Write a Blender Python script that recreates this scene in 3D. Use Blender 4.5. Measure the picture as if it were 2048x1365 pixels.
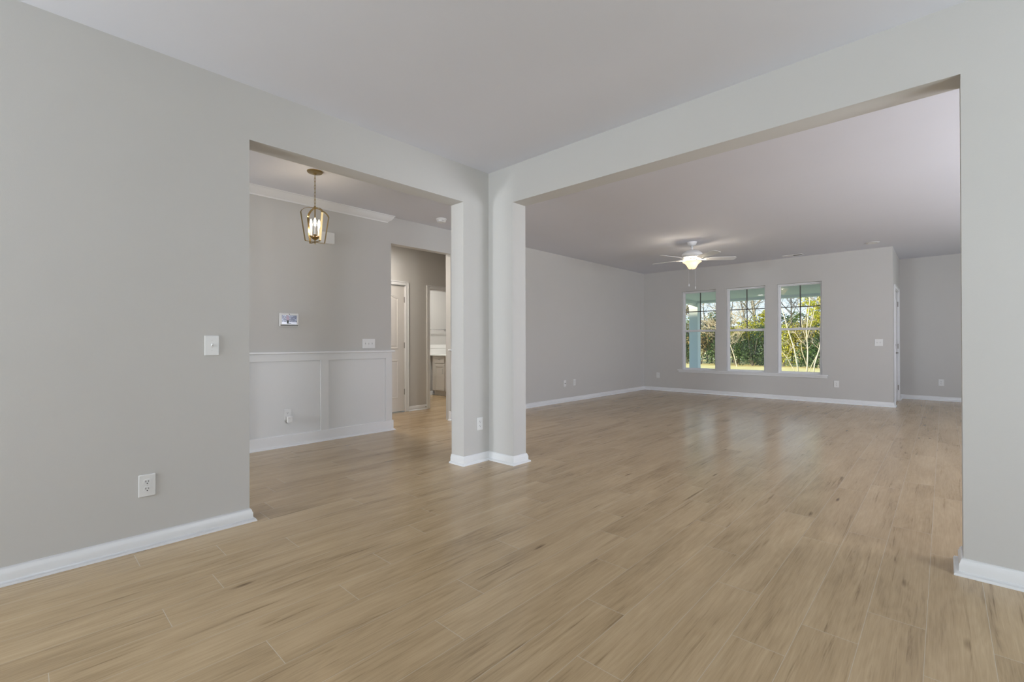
import bpy, bmesh, math, random
import numpy as np
from mathutils import Vector, Matrix

for _o in list(bpy.data.objects):
    bpy.data.objects.remove(_o, do_unlink=True)
S = bpy.context.scene
COL = S.collection

# ------------------------------------------------------------------ camera
F_PX, YAW, PITCH, ROLL, CAM_H = 923.725, 0.75142, 0.00385, -0.0026, 1.1148
fw = Vector((math.cos(YAW) * math.cos(PITCH), math.sin(YAW) * math.cos(PITCH), math.sin(PITCH)))
rt0 = Vector((math.sin(YAW), -math.cos(YAW), 0))
up0 = rt0.cross(fw)
rt = rt0 * math.cos(ROLL) + up0 * math.sin(ROLL)
up = -rt0 * math.sin(ROLL) + up0 * math.cos(ROLL)
cam_d = bpy.data.cameras.new('camera')
cam_d.sensor_width = 36.0
cam_d.lens = F_PX / 2048.0 * 36.0
cam_d.clip_start = 0.05
cam_d.clip_end = 300
cam = bpy.data.objects.new('camera', cam_d)
COL.objects.link(cam)
cam.matrix_world = Matrix(((rt.x, up.x, -fw.x, 0), (rt.y, up.y, -fw.y, 0), (rt.z, up.z, -fw.z, CAM_H), (0, 0, 0, 1)))
S.camera = cam

# ------------------------------------------------------------------ exposure, sky, sun, added window lamps
S.view_settings.view_transform = 'Standard'
S.view_settings.look = 'None'
S.view_settings.gamma = 1.0
S.view_settings.use_curve_mapping = False
S.view_settings.exposure = 0.28

world = bpy.data.worlds.new('sky')
S.world = world
world.use_nodes = True
wn, wl = world.node_tree.nodes, world.node_tree.links
wn.clear()
w_out = wn.new('ShaderNodeOutputWorld')
w_bg = wn.new('ShaderNodeBackground')
w_tc = wn.new('ShaderNodeTexCoord')
w_sep = wn.new('ShaderNodeSeparateXYZ')
w_ramp = wn.new('ShaderNodeValToRGB')
w_ramp.color_ramp.elements[0].position = 0.0
w_ramp.color_ramp.elements[0].color = (0.80, 0.90, 0.95, 1)
w_ramp.color_ramp.elements[1].position = 0.45
w_ramp.color_ramp.elements[1].color = (0.34, 0.58, 0.90, 1)
wl.new(w_tc.outputs['Generated'], w_sep.inputs[0])
wl.new(w_sep.outputs['Z'], w_ramp.inputs[0])
wl.new(w_ramp.outputs[0], w_bg.inputs['Color'])
w_bg.inputs['Strength'].default_value = 1.2
wl.new(w_bg.outputs[0], w_out.inputs[0])

SUN_DIR = Vector((-0.78, 0.58, 0.22)).normalized()     # towards the low winter sun
sun_d = bpy.data.lights.new('sun', 'SUN')
sun_d.energy = 9.0
sun_d.angle = 0.01
sun_d.color = (1.0, 0.88, 0.62)
sun = bpy.data.objects.new('sun', sun_d)
COL.objects.link(sun)
sun.rotation_euler = SUN_DIR.to_track_quat('Z', 'Y').to_euler()
sun.location = (-10, 10, 15)


def area_light(name, loc, direction, sx, sy, watts, color):
    d = bpy.data.lights.new(name, 'AREA')
    d.shape = 'RECTANGLE'
    d.size, d.size_y = sx, sy
    d.energy = watts
    d.color = color
    o = bpy.data.objects.new(name, d)
    COL.objects.link(o)
    o.location = loc
    o.rotation_euler = Vector(direction).to_track_quat('-Z', 'Z').to_euler()
    return o


DAY = (0.85, 0.93, 1.0)
# area lamps added outside unseen windows in place of daylight, tuned as fill
area_light('daylight', (-3.95, 2.45, 1.45), (1, 0, 0.55), 1.1, 1.7, 228, DAY)  # front window inferred from the brighter faces turned toward it
area_light('daylight', (2.30, -2.35, 1.45), (0, 1, 0.35), 1.0, 1.7, 38, DAY)  # added fill for the left wall; the side window is made up
area_light('daylight', (-3.95, 4.36, 1.30), (1, 0, 0.36), 0.56, 1.8, 285, (0.88, 0.93, 1.0))  # added foyer fill behind a made-up door glass
area_light('daylight', (4.9, -3.35, 1.45), (0, 1, 0.9), 1.8, 1.6, 140, (0.88, 0.90, 1.0))  # added living room fill, as is the next; kitchen windows made up
area_light('daylight', (8.0, -3.35, 1.45), (0, 1, 0.9), 1.8, 1.6, 62, (0.88, 0.90, 1.0))

# ------------------------------------------------------------------ dimensions
H = 2.74
V, V2 = 3.188, 3.360          # wall with the foyer opening: front and back face
U, U2 = 3.086, 3.260          # header wall to the living room: front and back face
VB, VB2 = 5.190, 5.298        # foyer and living room back wall
UF, UF2 = 10.155, 10.315      # wall with the three windows
VN = 0.626                    # side wall of the dining nook
UN = 11.870                   # far wall of the nook
VH, VH2 = 6.392, 6.500        # hall wall
OP = 2.400                    # head of the cased openings
UFRONT = -3.60                # front wall behind the camera
VRIGHT = -2.00                # side wall of the front room
VKIT = -3.00                  # kitchen wall
VBATH = 8.080
UBATH = 6.640

random.seed(7)
RNG = np.random.default_rng(11)

# ------------------------------------------------------------------ materials


def new_mat(name):
    m = bpy.data.materials.new(name)
    m.use_nodes = True
    n, l = m.node_tree.nodes, m.node_tree.links
    return m, n, l, n['Principled BSDF']


def N(nodes, kind, **kw):
    nd = nodes.new(kind)
    for k, v in kw.items():
        if k.startswith('i_'):
            nd.inputs[k[2:].replace('_', ' ')].default_value = v
        else:
            setattr(nd, k, v)
    return nd


def mat_plain(name, col, rough=0.5, metal=0.0, noise=0.03, nscale=20.0, bump=0.0, bscale=200.0, spec=0.5):
    m, n, l, b = new_mat(name)
    b.inputs['Roughness'].default_value = rough
    b.inputs['Metallic'].default_value = metal
    b.inputs['Specular IOR Level'].default_value = spec
    tc = N(n, 'ShaderNodeTexCoord')
    nz = N(n, 'ShaderNodeTexNoise', i_Scale=nscale, i_Detail=3.0)
    l.new(tc.outputs['Object'], nz.inputs['Vector'])
    mr = N(n, 'ShaderNodeMapRange')
    mr.inputs['To Min'].default_value = 1 - noise
    mr.inputs['To Max'].default_value = 1 + noise
    l.new(nz.outputs[0], mr.inputs['Value'])
    mx = N(n, 'ShaderNodeVectorMath', operation='SCALE')
    mx.inputs[0].default_value = col[:3]
    l.new(mr.outputs[0], mx.inputs['Scale'])
    l.new(mx.outputs[0], b.inputs['Base Color'])
    if bump > 0:
        nb = N(n, 'ShaderNodeTexNoise', i_Scale=bscale, i_Detail=2.0)
        l.new(tc.outputs['Object'], nb.inputs['Vector'])
        bp = N(n, 'ShaderNodeBump', i_Strength=bump, i_Distance=0.002)
        l.new(nb.outputs[0], bp.inputs['Height'])
        l.new(bp.outputs[0], b.inputs['Normal'])
    return m


def mat_emit(name, col, strength):
    m, n, l, b = new_mat(name)
    b.inputs['Base Color'].default_value = (*col, 1)
    b.inputs['Emission Color'].default_value = (*col, 1)
    b.inputs['Emission Strength'].default_value = strength
    return m


M = {}
M['wall'] = mat_plain('wall_paint', (0.605, 0.594, 0.57), 0.75, noise=0.012, nscale=3, bump=0.12, bscale=260, spec=0.25)
M['ceiling'] = mat_plain('ceiling_paint', (0.745, 0.755, 0.81), 0.85, noise=0.012, nscale=3, bump=0.1, bscale=180, spec=0.2)
M['trim'] = mat_plain('white_trim_paint', (0.82, 0.825, 0.83), 0.38, noise=0.008, nscale=6)
M['wainscot'] = mat_plain('white_panel_paint', (0.74, 0.745, 0.74), 0.45, noise=0.008, nscale=6)
M['door'] = mat_plain('door_paint', (0.70, 0.675, 0.64), 0.45, noise=0.01, nscale=6)
M['plastic'] = mat_plain('white_plastic', (0.80, 0.80, 0.79), 0.35, noise=0.005)
M['offwhite'] = mat_plain('offwhite_plastic', (0.70, 0.69, 0.68), 0.4, noise=0.005)
M['dark'] = mat_plain('dark_slot', (0.02, 0.02, 0.02), 0.6)
M['greyplastic'] = mat_plain('grey_plastic', (0.20, 0.20, 0.18), 0.5)
M['brass'] = mat_plain('aged_brass', (0.36, 0.27, 0.13), 0.30, metal=1.0, noise=0.06, nscale=30)
M['chrome'] = mat_plain('chrome', (0.75, 0.75, 0.76), 0.12, metal=1.0, noise=0.0)
M['steel'] = mat_plain('brushed_steel', (0.30, 0.29, 0.27), 0.35, metal=1.0, noise=0.02)
M['vinyl'] = mat_plain('white_vinyl', (0.80, 0.80, 0.81), 0.4, noise=0.005)
M['grid'] = mat_plain('grey_window_grid', (0.10, 0.095, 0.09), 0.5)  # dark colour puts the backlit look of the bars into the paint
M['cabinet'] = mat_plain('cabinet_paint', (0.66, 0.62, 0.56), 0.4, noise=0.01)
M['counter'] = mat_plain('white_counter', (0.88, 0.88, 0.86), 0.2, noise=0.01)
M['fanwhite'] = mat_plain('white_enamel', (0.82, 0.82, 0.82), 0.35, noise=0.005)
M['porchwhite'] = mat_plain('porch_white_paint', (0.78, 0.80, 0.80), 0.6, noise=0.01, nscale=4)
M['concrete'] = mat_plain('concrete', (0.42, 0.41, 0.39), 0.85, noise=0.08, nscale=8, bump=0.2, bscale=60)
M['siding'] = mat_plain('grey_siding', (0.45, 0.47, 0.48), 0.7, noise=0.02)
M['roofing'] = mat_plain('shingle', (0.10, 0.10, 0.10), 0.9, noise=0.2, nscale=30)
M['bark'] = mat_plain('pale_bark', (0.27, 0.245, 0.21), 0.9, noise=0.25, nscale=12)
M['barkdark'] = mat_plain('dark_bark', (0.10, 0.09, 0.08), 0.9, noise=0.25, nscale=12)
M['barksapling'] = mat_plain('smooth_tan_bark', (0.55, 0.47, 0.37), 0.8, noise=0.15, nscale=14)


def mat_bulb(name, col, strength):
    return mat_emit(name, col, strength)


M['bulb'] = mat_emit('lit_bulb', (1.0, 0.86, 0.66), 5.0)
M['downlight'] = mat_emit('lit_lens', (1.0, 0.93, 0.80), 3.0)

# glass of the windows: clear, reflecting a little
m, n, l, b = new_mat('window_glass')
n.remove(b)
tr = N(n, 'ShaderNodeBsdfTransparent')
tr.inputs[0].default_value = (0.97, 0.99, 0.98, 1)
gl = N(n, 'ShaderNodeBsdfGlossy', i_Roughness=0.0)
fr = N(n, 'ShaderNodeFresnel', i_IOR=1.52)
mx = N(n, 'ShaderNodeMixShader')
l.new(fr.outputs[0], mx.inputs[0])
l.new(tr.outputs[0], mx.inputs[1])
l.new(gl.outputs[0], mx.inputs[2])
l.new(mx.outputs[0], n['Material Output'].inputs[0])
M['glass'] = m

# clear lamp glass / translucent bowl of the ceiling fan
m, n, l, b = new_mat('lit_alabaster_glass')
b.inputs['Base Color'].default_value = (0.85, 0.78, 0.64, 1)
b.inputs['Roughness'].default_value = 0.35
tc = N(n, 'ShaderNodeTexCoord')
nz = N(n, 'ShaderNodeTexNoise', i_Scale=9.0, i_Detail=3.0)
l.new(tc.outputs['Object'], nz.inputs['Vector'])
rp = N(n, 'ShaderNodeValToRGB')
rp.color_ramp.elements[0].position = 0.3
rp.color_ramp.elements[0].color = (1.0, 0.83, 0.58, 1)
rp.color_ramp.elements[1].position = 0.7
rp.color_ramp.elements[1].color = (1.0, 0.90, 0.70, 1)
l.new(nz.outputs[0], rp.inputs[0])
l.new(rp.outputs[0], b.inputs['Emission Color'])
b.inputs['Emission Strength'].default_value = 0.45
tl = N(n, 'ShaderNodeBsdfTranslucent')
tl.inputs[0].default_value = (0.9, 0.8, 0.62, 1)
ms = N(n, 'ShaderNodeMixShader')
ms.inputs[0].default_value = 0.40
l.new(b.outputs[0], ms.inputs[1])
l.new(tl.outputs[0], ms.inputs[2])
l.new(ms.outputs[0], n['Material Output'].inputs[0])
M['bowl'] = m

# plank floor
m, n, l, b = new_mat('plank_floor')
ua = N(n, 'ShaderNodeUVMap', uv_map='from_start')
ub = N(n, 'ShaderNodeUVMap', uv_map='to_end')
sa, sb = N(n, 'ShaderNodeSeparateXYZ'), N(n, 'ShaderNodeSeparateXYZ')
l.new(ua.outputs[0], sa.inputs[0])
l.new(ub.outputs[0], sb.inputs[0])


def mth(op, x, y=None, z=None, clamp=False):
    q = N(n, 'ShaderNodeMath', operation=op, use_clamp=clamp)
    for i, a in enumerate((x, y, z)):
        if a is None:
            continue
        if isinstance(a, (int, float)):
            q.inputs[i].default_value = a
        else:
            l.new(a, q.inputs[i])
    return q.outputs[0]


at = N(n, 'ShaderNodeAttribute', attribute_name='tone')
tone = at.outputs['Fac']
gx = mth('ADD', sa.outputs[0], mth('MULTIPLY', tone, 91.7))
gy = mth('ADD', sa.outputs[1], mth('MULTIPLY', tone, 37.3))


def grain_noise(fx, fy, scale, detail, rough, dist, w):
    cb = N(n, 'ShaderNodeCombineXYZ')
    l.new(mth('MULTIPLY', gx, fx), cb.inputs[0])
    l.new(mth('MULTIPLY', gy, fy), cb.inputs[1])
    cb.inputs[2].default_value = w
    q = N(n, 'ShaderNodeTexNoise', i_Scale=scale, i_Detail=detail, i_Roughness=rough, i_Distortion=dist)
    l.new(cb.outputs[0], q.inputs['Vector'])
    return q.outputs[0]


broad = grain_noise(0.9, 4.5, 1.0, 3.0, 0.55, 0.6, 0.0)
fine = grain_noise(3.0, 60.0, 1.0, 5.0, 0.65, 0.3, 3.0)
hair = grain_noise(9.0, 240.0, 1.0, 2.0, 0.5, 0.0, 9.0)
streak = grain_noise(1.5, 34.0, 1.0, 5.0, 0.65, 0.5, 5.0)
rings = mth('SINE', mth('MULTIPLY', grain_noise(1.1, 6.0, 1.0, 1.5, 0.4, 0.2, 7.0), 95.0))
# small knots
cbk = N(n, 'ShaderNodeCombineXYZ')
l.new(mth('MULTIPLY', mth('ADD', gx, mth('MULTIPLY', fine, 0.05)), 1.3), cbk.inputs[0])
l.new(mth('MULTIPLY', mth('ADD', gy, mth('MULTIPLY', streak, 0.03)), 7.0), cbk.inputs[1])
vk = N(n, 'ShaderNodeTexVoronoi', i_Scale=1.0)
l.new(cbk.outputs[0], vk.inputs['Vector'])
knot = N(n, 'ShaderNodeMapRange')
knot.inputs['From Min'].default_value = 0.015
knot.inputs['From Max'].default_value = 0.09
knot.inputs['To Min'].default_value = 1.0
knot.inputs['To Max'].default_value = 0.0
l.new(vk.outputs['Distance'], knot.inputs['Value'])
stk = N(n, 'ShaderNodeMapRange')
stk.inputs['From Min'].default_value = 0.58
stk.inputs['From Max'].default_value = 0.74
l.new(streak, stk.inputs['Value'])
val = mth('ADD', 0.57, mth('MULTIPLY', mth('SUBTRACT', broad, 0.5), 0.85))
val = mth('ADD', val, mth('MULTIPLY', mth('SUBTRACT', fine, 0.5), 0.55))
val = mth('ADD', val, mth('MULTIPLY', mth('SUBTRACT', hair, 0.5), 0.30))
val = mth('ADD', val, mth('MULTIPLY', rings, 0.022))
val = mth('ADD', val, mth('MULTIPLY', mth('SUBTRACT', tone, 0.5), 0.11))
val = mth('SUBTRACT', val, mth('MULTIPLY', stk.outputs[0], 0.38))
val = mth('SUBTRACT', val, mth('MULTIPLY', knot.outputs[0], 0.55), clamp=True)
rp = N(n, 'ShaderNodeValToRGB')
rp.color_ramp.elements[0].position = 0.0
rp.color_ramp.elements[0].color = (0.15, 0.092, 0.044, 1)
rp.color_ramp.elements[1].position = 1.0
rp.color_ramp.elements[1].color = (0.64, 0.485, 0.30, 1)
e = rp.color_ramp.elements.new(0.5)
e.color = (0.46, 0.33, 0.188, 1)
l.new(val, rp.inputs[0])
dmin = mth('MINIMUM', mth('MINIMUM', sa.outputs[0], mth('MULTIPLY', sa.outputs[1], 1.35)), mth('MINIMUM', sb.outputs[0], mth('MULTIPLY', sb.outputs[1], 1.35)))
seam = N(n, 'ShaderNodeMapRange')
seam.inputs['From Min'].default_value = 0.0006
seam.inputs['From Max'].default_value = 0.0018
seam.inputs['To Min'].default_value = 0.65
seam.inputs['To Max'].default_value = 0.0
l.new(dmin, seam.inputs['Value'])
mc = N(n, 'ShaderNodeMix', data_type='RGBA')
l.new(seam.outputs[0], mc.inputs[0])
l.new(rp.outputs[0], mc.inputs[6])
mc.inputs[7].default_value = (0.62, 0.55, 0.44, 1)
l.new(mc.outputs[2], b.inputs['Base Color'])
b.inputs['Roughness'].default_value = 0.21
b.inputs['Specular IOR Level'].default_value = 0.40
bp = N(n, 'ShaderNodeBump', i_Strength=0.35, i_Distance=0.001)
l.new(mth('SUBTRACT', fine, mth('MULTIPLY', seam.outputs[0], 1.5)), bp.inputs['Height'])
l.new(bp.outputs[0], b.inputs['Normal'])
M['floor'] = m

# dry lawn
m, n, l, b = new_mat('dry_lawn')
tc = N(n, 'ShaderNodeTexCoord')
nz = N(n, 'ShaderNodeTexNoise', i_Scale=1.3, i_Detail=8.0, i_Roughness=0.7)
l.new(tc.outputs['Object'], nz.inputs['Vector'])
rp = N(n, 'ShaderNodeValToRGB')
rp.color_ramp.elements[0].position = 0.3
rp.color_ramp.elements[0].color = (0.68, 0.54, 0.20, 1)
rp.color_ramp.elements[1].position = 0.7
rp.color_ramp.elements[1].color = (0.90, 0.75, 0.36, 1)
l.new(nz.outputs[0], rp.inputs[0])
l.new(rp.outputs[0], b.inputs['Base Color'])
b.inputs['Roughness'].default_value = 0.95
M['lawn'] = m


def mat_leaf(name, c1, c2):
    m, n, l, b = new_mat(name)
    g = N(n, 'ShaderNodeNewGeometry')
    rp = N(n, 'ShaderNodeValToRGB')
    rp.color_ramp.elements[0].color = (*c1, 1)
    rp.color_ramp.elements[1].color = (*c2, 1)
    l.new(g.outputs['Random Per Island'], rp.inputs[0])
    l.new(rp.outputs[0], b.inputs['Base Color'])
    b.inputs['Roughness'].default_value = 0.6
    t = N(n, 'ShaderNodeBsdfTranslucent')
    l.new(rp.outputs[0], t.inputs[0])
    ms = N(n, 'ShaderNodeMixShader')
    ms.inputs[0].default_value = 0.3
    l.new(b.outputs[0], ms.inputs[1])
    l.new(t.outputs[0], ms.inputs[2])
    l.new(ms.outputs[0], n['Material Output'].inputs[0])
    return m


M['leaf_yellow'] = mat_leaf('yellow_green_leaves', (0.20, 0.25, 0.015), (0.66, 0.60, 0.05))
M['leaf_green'] = mat_leaf('green_leaves', (0.03, 0.09, 0.02), (0.24, 0.34, 0.06))
M['leaf_dark'] = mat_leaf('dark_green_leaves', (0.008, 0.035, 0.018), (0.08, 0.15, 0.04))
M['leaf_olive'] = mat_leaf('olive_leaves', (0.08, 0.09, 0.012), (0.46, 0.38, 0.05))
M['leaf_brown'] = mat_leaf('brown_winter_leaves', (0.06, 0.045, 0.02), (0.40, 0.31, 0.14))

# the picture shown on the security panel: a snowy wood
m, n, l, b = new_mat('panel_picture')
tc = N(n, 'ShaderNodeTexCoord')
sp = N(n, 'ShaderNodeSeparateXYZ')
l.new(tc.outputs['Object'], sp.inputs[0])
nz = N(n, 'ShaderNodeTexNoise', i_Scale=70.0, i_Detail=4.0, i_Roughness=0.75, i_Distortion=1.2)
l.new(tc.outputs['Object'], nz.inputs['Vector'])
rp = N(n, 'ShaderNodeValToRGB')
rp.color_ramp.elements[0].position = 0.44
rp.color_ramp.elements[0].color = (0.01, 0.013, 0.05, 1)
rp.color_ramp.elements[1].position = 0.66
rp.color_ramp.elements[1].color = (0.36, 0.41, 0.52, 1)
l.new(nz.outputs[0], rp.inputs[0])
mr = N(n, 'ShaderNodeMapRange')
mr.inputs['From Min'].default_value = -0.026
mr.inputs['From Max'].default_value = -0.020
mr.inputs['To Min'].default_value = 1.0
mr.inputs['To Max'].default_value = 0.0
l.new(sp.outputs[1], mr.inputs['Value'])
mc = N(n, 'ShaderNodeMix', data_type='RGBA')
l.new(mr.outputs[0], mc.inputs[0])
l.new(rp.outputs[0], mc.inputs[6])
mc.inputs[7].default_value = (0.50, 0.52, 0.60, 1)
b.inputs['Base Color'].default_value = (0.01, 0.01, 0.012, 1)
b.inputs['Roughness'].default_value = 0.2
l.new(mc.outputs[2], b.inputs['Emission Color'])
b.inputs['Emission Strength'].default_value = 0.8
M['picture'] = m
M['pic_coat'] = mat_emit('picture_coat', (0.22, 0.17, 0.21), 0.8)
M['pic_dark'] = mat_emit('picture_dark', (0.02, 0.025, 0.02), 0.8)

# ------------------------------------------------------------------ mesh helpers


class MB:
    def __init__(self):
        self.bm = bmesh.new()

    def box(self, x0, x1, y0, y1, z0, z1, bev=0.0, seg=2):
        r = bmesh.ops.create_cube(self.bm, size=1.0)
        vs = r['verts']
        for v in vs:
            v.co = Vector(((x0 + x1) / 2 + v.co.x * (x1 - x0), (y0 + y1) / 2 + v.co.y * (y1 - y0), (z0 + z1) / 2 + v.co.z * (z1 - z0)))
        if bev > 0:
            es = list({e for v in vs for e in v.link_edges})
            bmesh.ops.bevel(self.bm, geom=es, offset=bev, segments=seg, profile=0.5, affect='EDGES')
        return self

    def lathe(self, prof, seg=32, c=(0, 0, 0), axis='z'):
        rings = []
        for r, z in prof:
            ring = []
            if r < 1e-6:
                ring = [self.bm.verts.new(self._ax(0, 0, z, c, axis))]
            else:
                for i in range(seg):
                    a = 2 * math.pi * i / seg
                    ring.append(self.bm.verts.new(self._ax(r * math.cos(a), r * math.sin(a), z, c, axis)))
            rings.append(ring)
        for a, b_ in zip(rings[:-1], rings[1:]):
            if len(a) == 1 and len(b_) == 1:
                continue
            for i in range(seg):
                j = (i + 1) % seg
                if len(a) == 1:
                    self.bm.faces.new((a[0], b_[i], b_[j]))
                elif len(b_) == 1:
                    self.bm.faces.new((a[i], a[j], b_[0]))
                else:
                    self.bm.faces.new((a[i], a[j], b_[j], b_[i]))
        return self

    @staticmethod
    def _ax(x, y, z, c, axis):
        if axis == 'z':
            return Vector((c[0] + x, c[1] + y, c[2] + z))
        if axis == 'x':
            return Vector((c[0] + z, c[1] + x, c[2] + y))
        return Vector((c[0] + y, c[1] + z, c[2] + x))

    def tube(self, pts, rad, seg=10, caps=True):
        pts = [Vector(p) for p in pts]
        rad = rad if isinstance(rad, (list, tuple)) else [rad] * len(pts)
        prev = None
        rings = []
        nrm = None
        for i, p in enumerate(pts):
            t = (pts[min(i + 1, len(pts) - 1)] - pts[max(i - 1, 0)]).normalized()
            if nrm is None:
                a = Vector((0, 0, 1)) if abs(t.z) < 0.9 else Vector((1, 0, 0))
                nrm = t.cross(a).normalized()
            else:
                nrm = (nrm - t * nrm.dot(t)).normalized()
            bn = t.cross(nrm)
            rings.append([self.bm.verts.new(p + (nrm * math.cos(2 * math.pi * k / seg) + bn * math.sin(2 * math.pi * k / seg)) * rad[i]) for k in range(seg)])
        for a, b_ in zip(rings[:-1], rings[1:]):
            for k in range(seg):
                j = (k + 1) % seg
                self.bm.faces.new((a[k], a[j], b_[j], b_[k]))
        if caps:
            self.bm.faces.new(rings[0])
            self.bm.faces.new(rings[-1])
        return self

    def ribbon(self, pts, wvec, thick):
        """flat bar along pts; wvec = half width vector, thick = thickness"""
        pts = [Vector(p) for p in pts]
        w = Vector(wvec)
        rows = []
        for i, p in enumerate(pts):
            t = (pts[min(i + 1, len(pts) - 1)] - pts[max(i - 1, 0)]).normalized()
            nn = t.cross(w.normalized()).normalized() * (thick / 2)
            rows.append([self.bm.verts.new(q) for q in (p + w + nn, p - w + nn, p - w - nn, p + w - nn)])
        for a, b_ in zip(rows[:-1], rows[1:]):
            for k in range(4):
                j = (k + 1) % 4
                self.bm.faces.new((a[k], a[j], b_[j], b_[k]))
        self.bm.faces.new(rows[0])
        self.bm.faces.new(rows[-1])
        return self

    def poly(self, pts, depth=None):
        vs = [self.bm.verts.new(Vector(p)) for p in pts]
        f = self.bm.faces.new(vs)
        if depth is not None:
            d = Vector(depth)
            v2 = [self.bm.verts.new(Vector(p) + d) for p in pts]
            self.bm.faces.new(list(reversed(v2)))
            k = len(pts)
            for i in range(k):
                self.bm.faces.new((vs[i], vs[(i + 1) % k], v2[(i + 1) % k], v2[i]))
        return self

    def sweep(self, path, prof, z=0.0, side=1, closed=False):
        """mitred moulding along a 2-D path; prof = (offset from the wall, height); offset goes to the left (side=1) of the path"""
        P = [Vector((p[0], p[1])) for p in path]
        k = len(P)
        offs = []
        for i in range(k):
            def nd(a, b_):
                d = (b_ - a).normalized()
                return Vector((-d.y, d.x)) * side
            if closed or 0 < i < k - 1:
                n1, n2 = nd(P[i - 1], P[i]), nd(P[i], P[(i + 1) % k])
                o = (n1 + n2) / max(1e-6, 1 + n1.dot(n2))
            elif i == 0:
                o = nd(P[0], P[1])
            else:
                o = nd(P[-2], P[-1])
            offs.append(o)
        rows = [[self.bm.verts.new((P[i].x + offs[i].x * d, P[i].y + offs[i].y * d, z + h)) for d, h in prof] for i in range(k)]
        rng = range(k) if closed else range(k - 1)
        m_ = len(prof)
        for i in rng:
            a, b_ = rows[i], rows[(i + 1) % k]
            for j in range(m_):
                self.bm.faces.new((a[j], a[(j + 1) % m_], b_[(j + 1) % m_], b_[j]))
        if not closed:
            self.bm.faces.new(rows[0])
            self.bm.faces.new(rows[-1])
        return self

    def build(self, name, mat, parent=None, smooth=False, matrix=None):
        bmesh.ops.recalc_face_normals(self.bm, faces=self.bm.faces[:])
        me = bpy.data.meshes.new(name)
        self.bm.to_mesh(me)
        self.bm.free()
        if smooth:
            me.polygons.foreach_set('use_smooth', [True] * len(me.polygons))
        me.materials.append(mat)
        o = bpy.data.objects.new(name, me)
        COL.objects.link(o)
        if parent:
            o.parent = parent
        if matrix is not None:
            o.matrix_world = matrix
        if smooth == 'auto':
            md = None
        return o


def auto_smooth(o, ang=35):
    me = o.data
    bm = bmesh.new()
    bm.from_mesh(me)
    for f in bm.faces:
        f.smooth = True
    for e_ in bm.edges:
        if len(e_.link_faces) == 2 and e_.calc_face_angle(0) > math.radians(ang):
            e_.smooth = False
    bm.to_mesh(me)
    bm.free()
    return o


def tag(o, label, cat, group=None):
    o['label'] = label
    o['category'] = cat
    if group:
        o['group'] = group
    return o


def struct(o, label=None):
    o['kind'] = 'structure'
    if label:
        o['label'] = label
        o['category'] = o.name.split('_')[0].split('.')[0]
    return o


def empty(name, matrix):
    o = bpy.data.objects.new(name, None)
    o.empty_display_size = 0.05
    COL.objects.link(o)
    o.matrix_world = matrix
    return o


def frame_on(facing, x, y, z):
    """matrix: local X to the right as one faces the wall, Y up, Z out of the wall"""
    if facing == '-v':
        X, Z = Vector((1, 0, 0)), Vector((0, -1, 0))
    elif facing == '-u':
        X, Z = Vector((0, -1, 0)), Vector((-1, 0, 0))
    elif facing == '+v':
        X, Z = Vector((-1, 0, 0)), Vector((0, 1, 0))
    else:
        X, Z = Vector((0, 1, 0)), Vector((1, 0, 0))
    Y = Vector((0, 0, 1))
    return Matrix(((X.x, Y.x, Z.x, x), (X.y, Y.y, Z.y, y), (X.z, Y.z, Z.z, z), (0, 0, 0, 1)))


def copy_tree(o, parent=None):
    c = o.copy()
    COL.objects.link(c)
    if parent:
        c.parent = parent
    for ch in list(o.children):
        copy_tree(ch, c)
    return c


def wall_u(name, v0, v1, u0, u1, holes=(), z0=0.0, z1=H, mat='wall', label=None):
    """wall running along u between v0 and v1, holes = (u0, u1, z0, z1)"""
    b_ = MB()
    cur = u0
    for a, c, d, e_ in sorted(holes):
        if a > cur:
            b_.box(cur, a, v0, v1, z0, z1)
        if d > z0:
            b_.box(a, c, v0, v1, z0, d)
        if e_ < z1:
            b_.box(a, c, v0, v1, e_, z1)
        cur = c
    if cur < u1:
        b_.box(cur, u1, v0, v1, z0, z1)
    return struct(b_.build(name, M[mat]), label)


def wall_v(name, u0, u1, v0, v1, holes=(), z0=0.0, z1=H, mat='wall', label=None):
    b_ = MB()
    cur = v0
    for a, c, d, e_ in sorted(holes):
        if a > cur:
            b_.box(u0, u1, cur, a, z0, z1)
        if d > z0:
            b_.box(u0, u1, a, c, z0, d)
        if e_ < z1:
            b_.box(u0, u1, a, c, e_, z1)
        cur = c
    if cur < v1:
        b_.box(u0, u1, cur, v1, z0, z1)
    return struct(b_.build(name, M[mat]), label)


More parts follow.
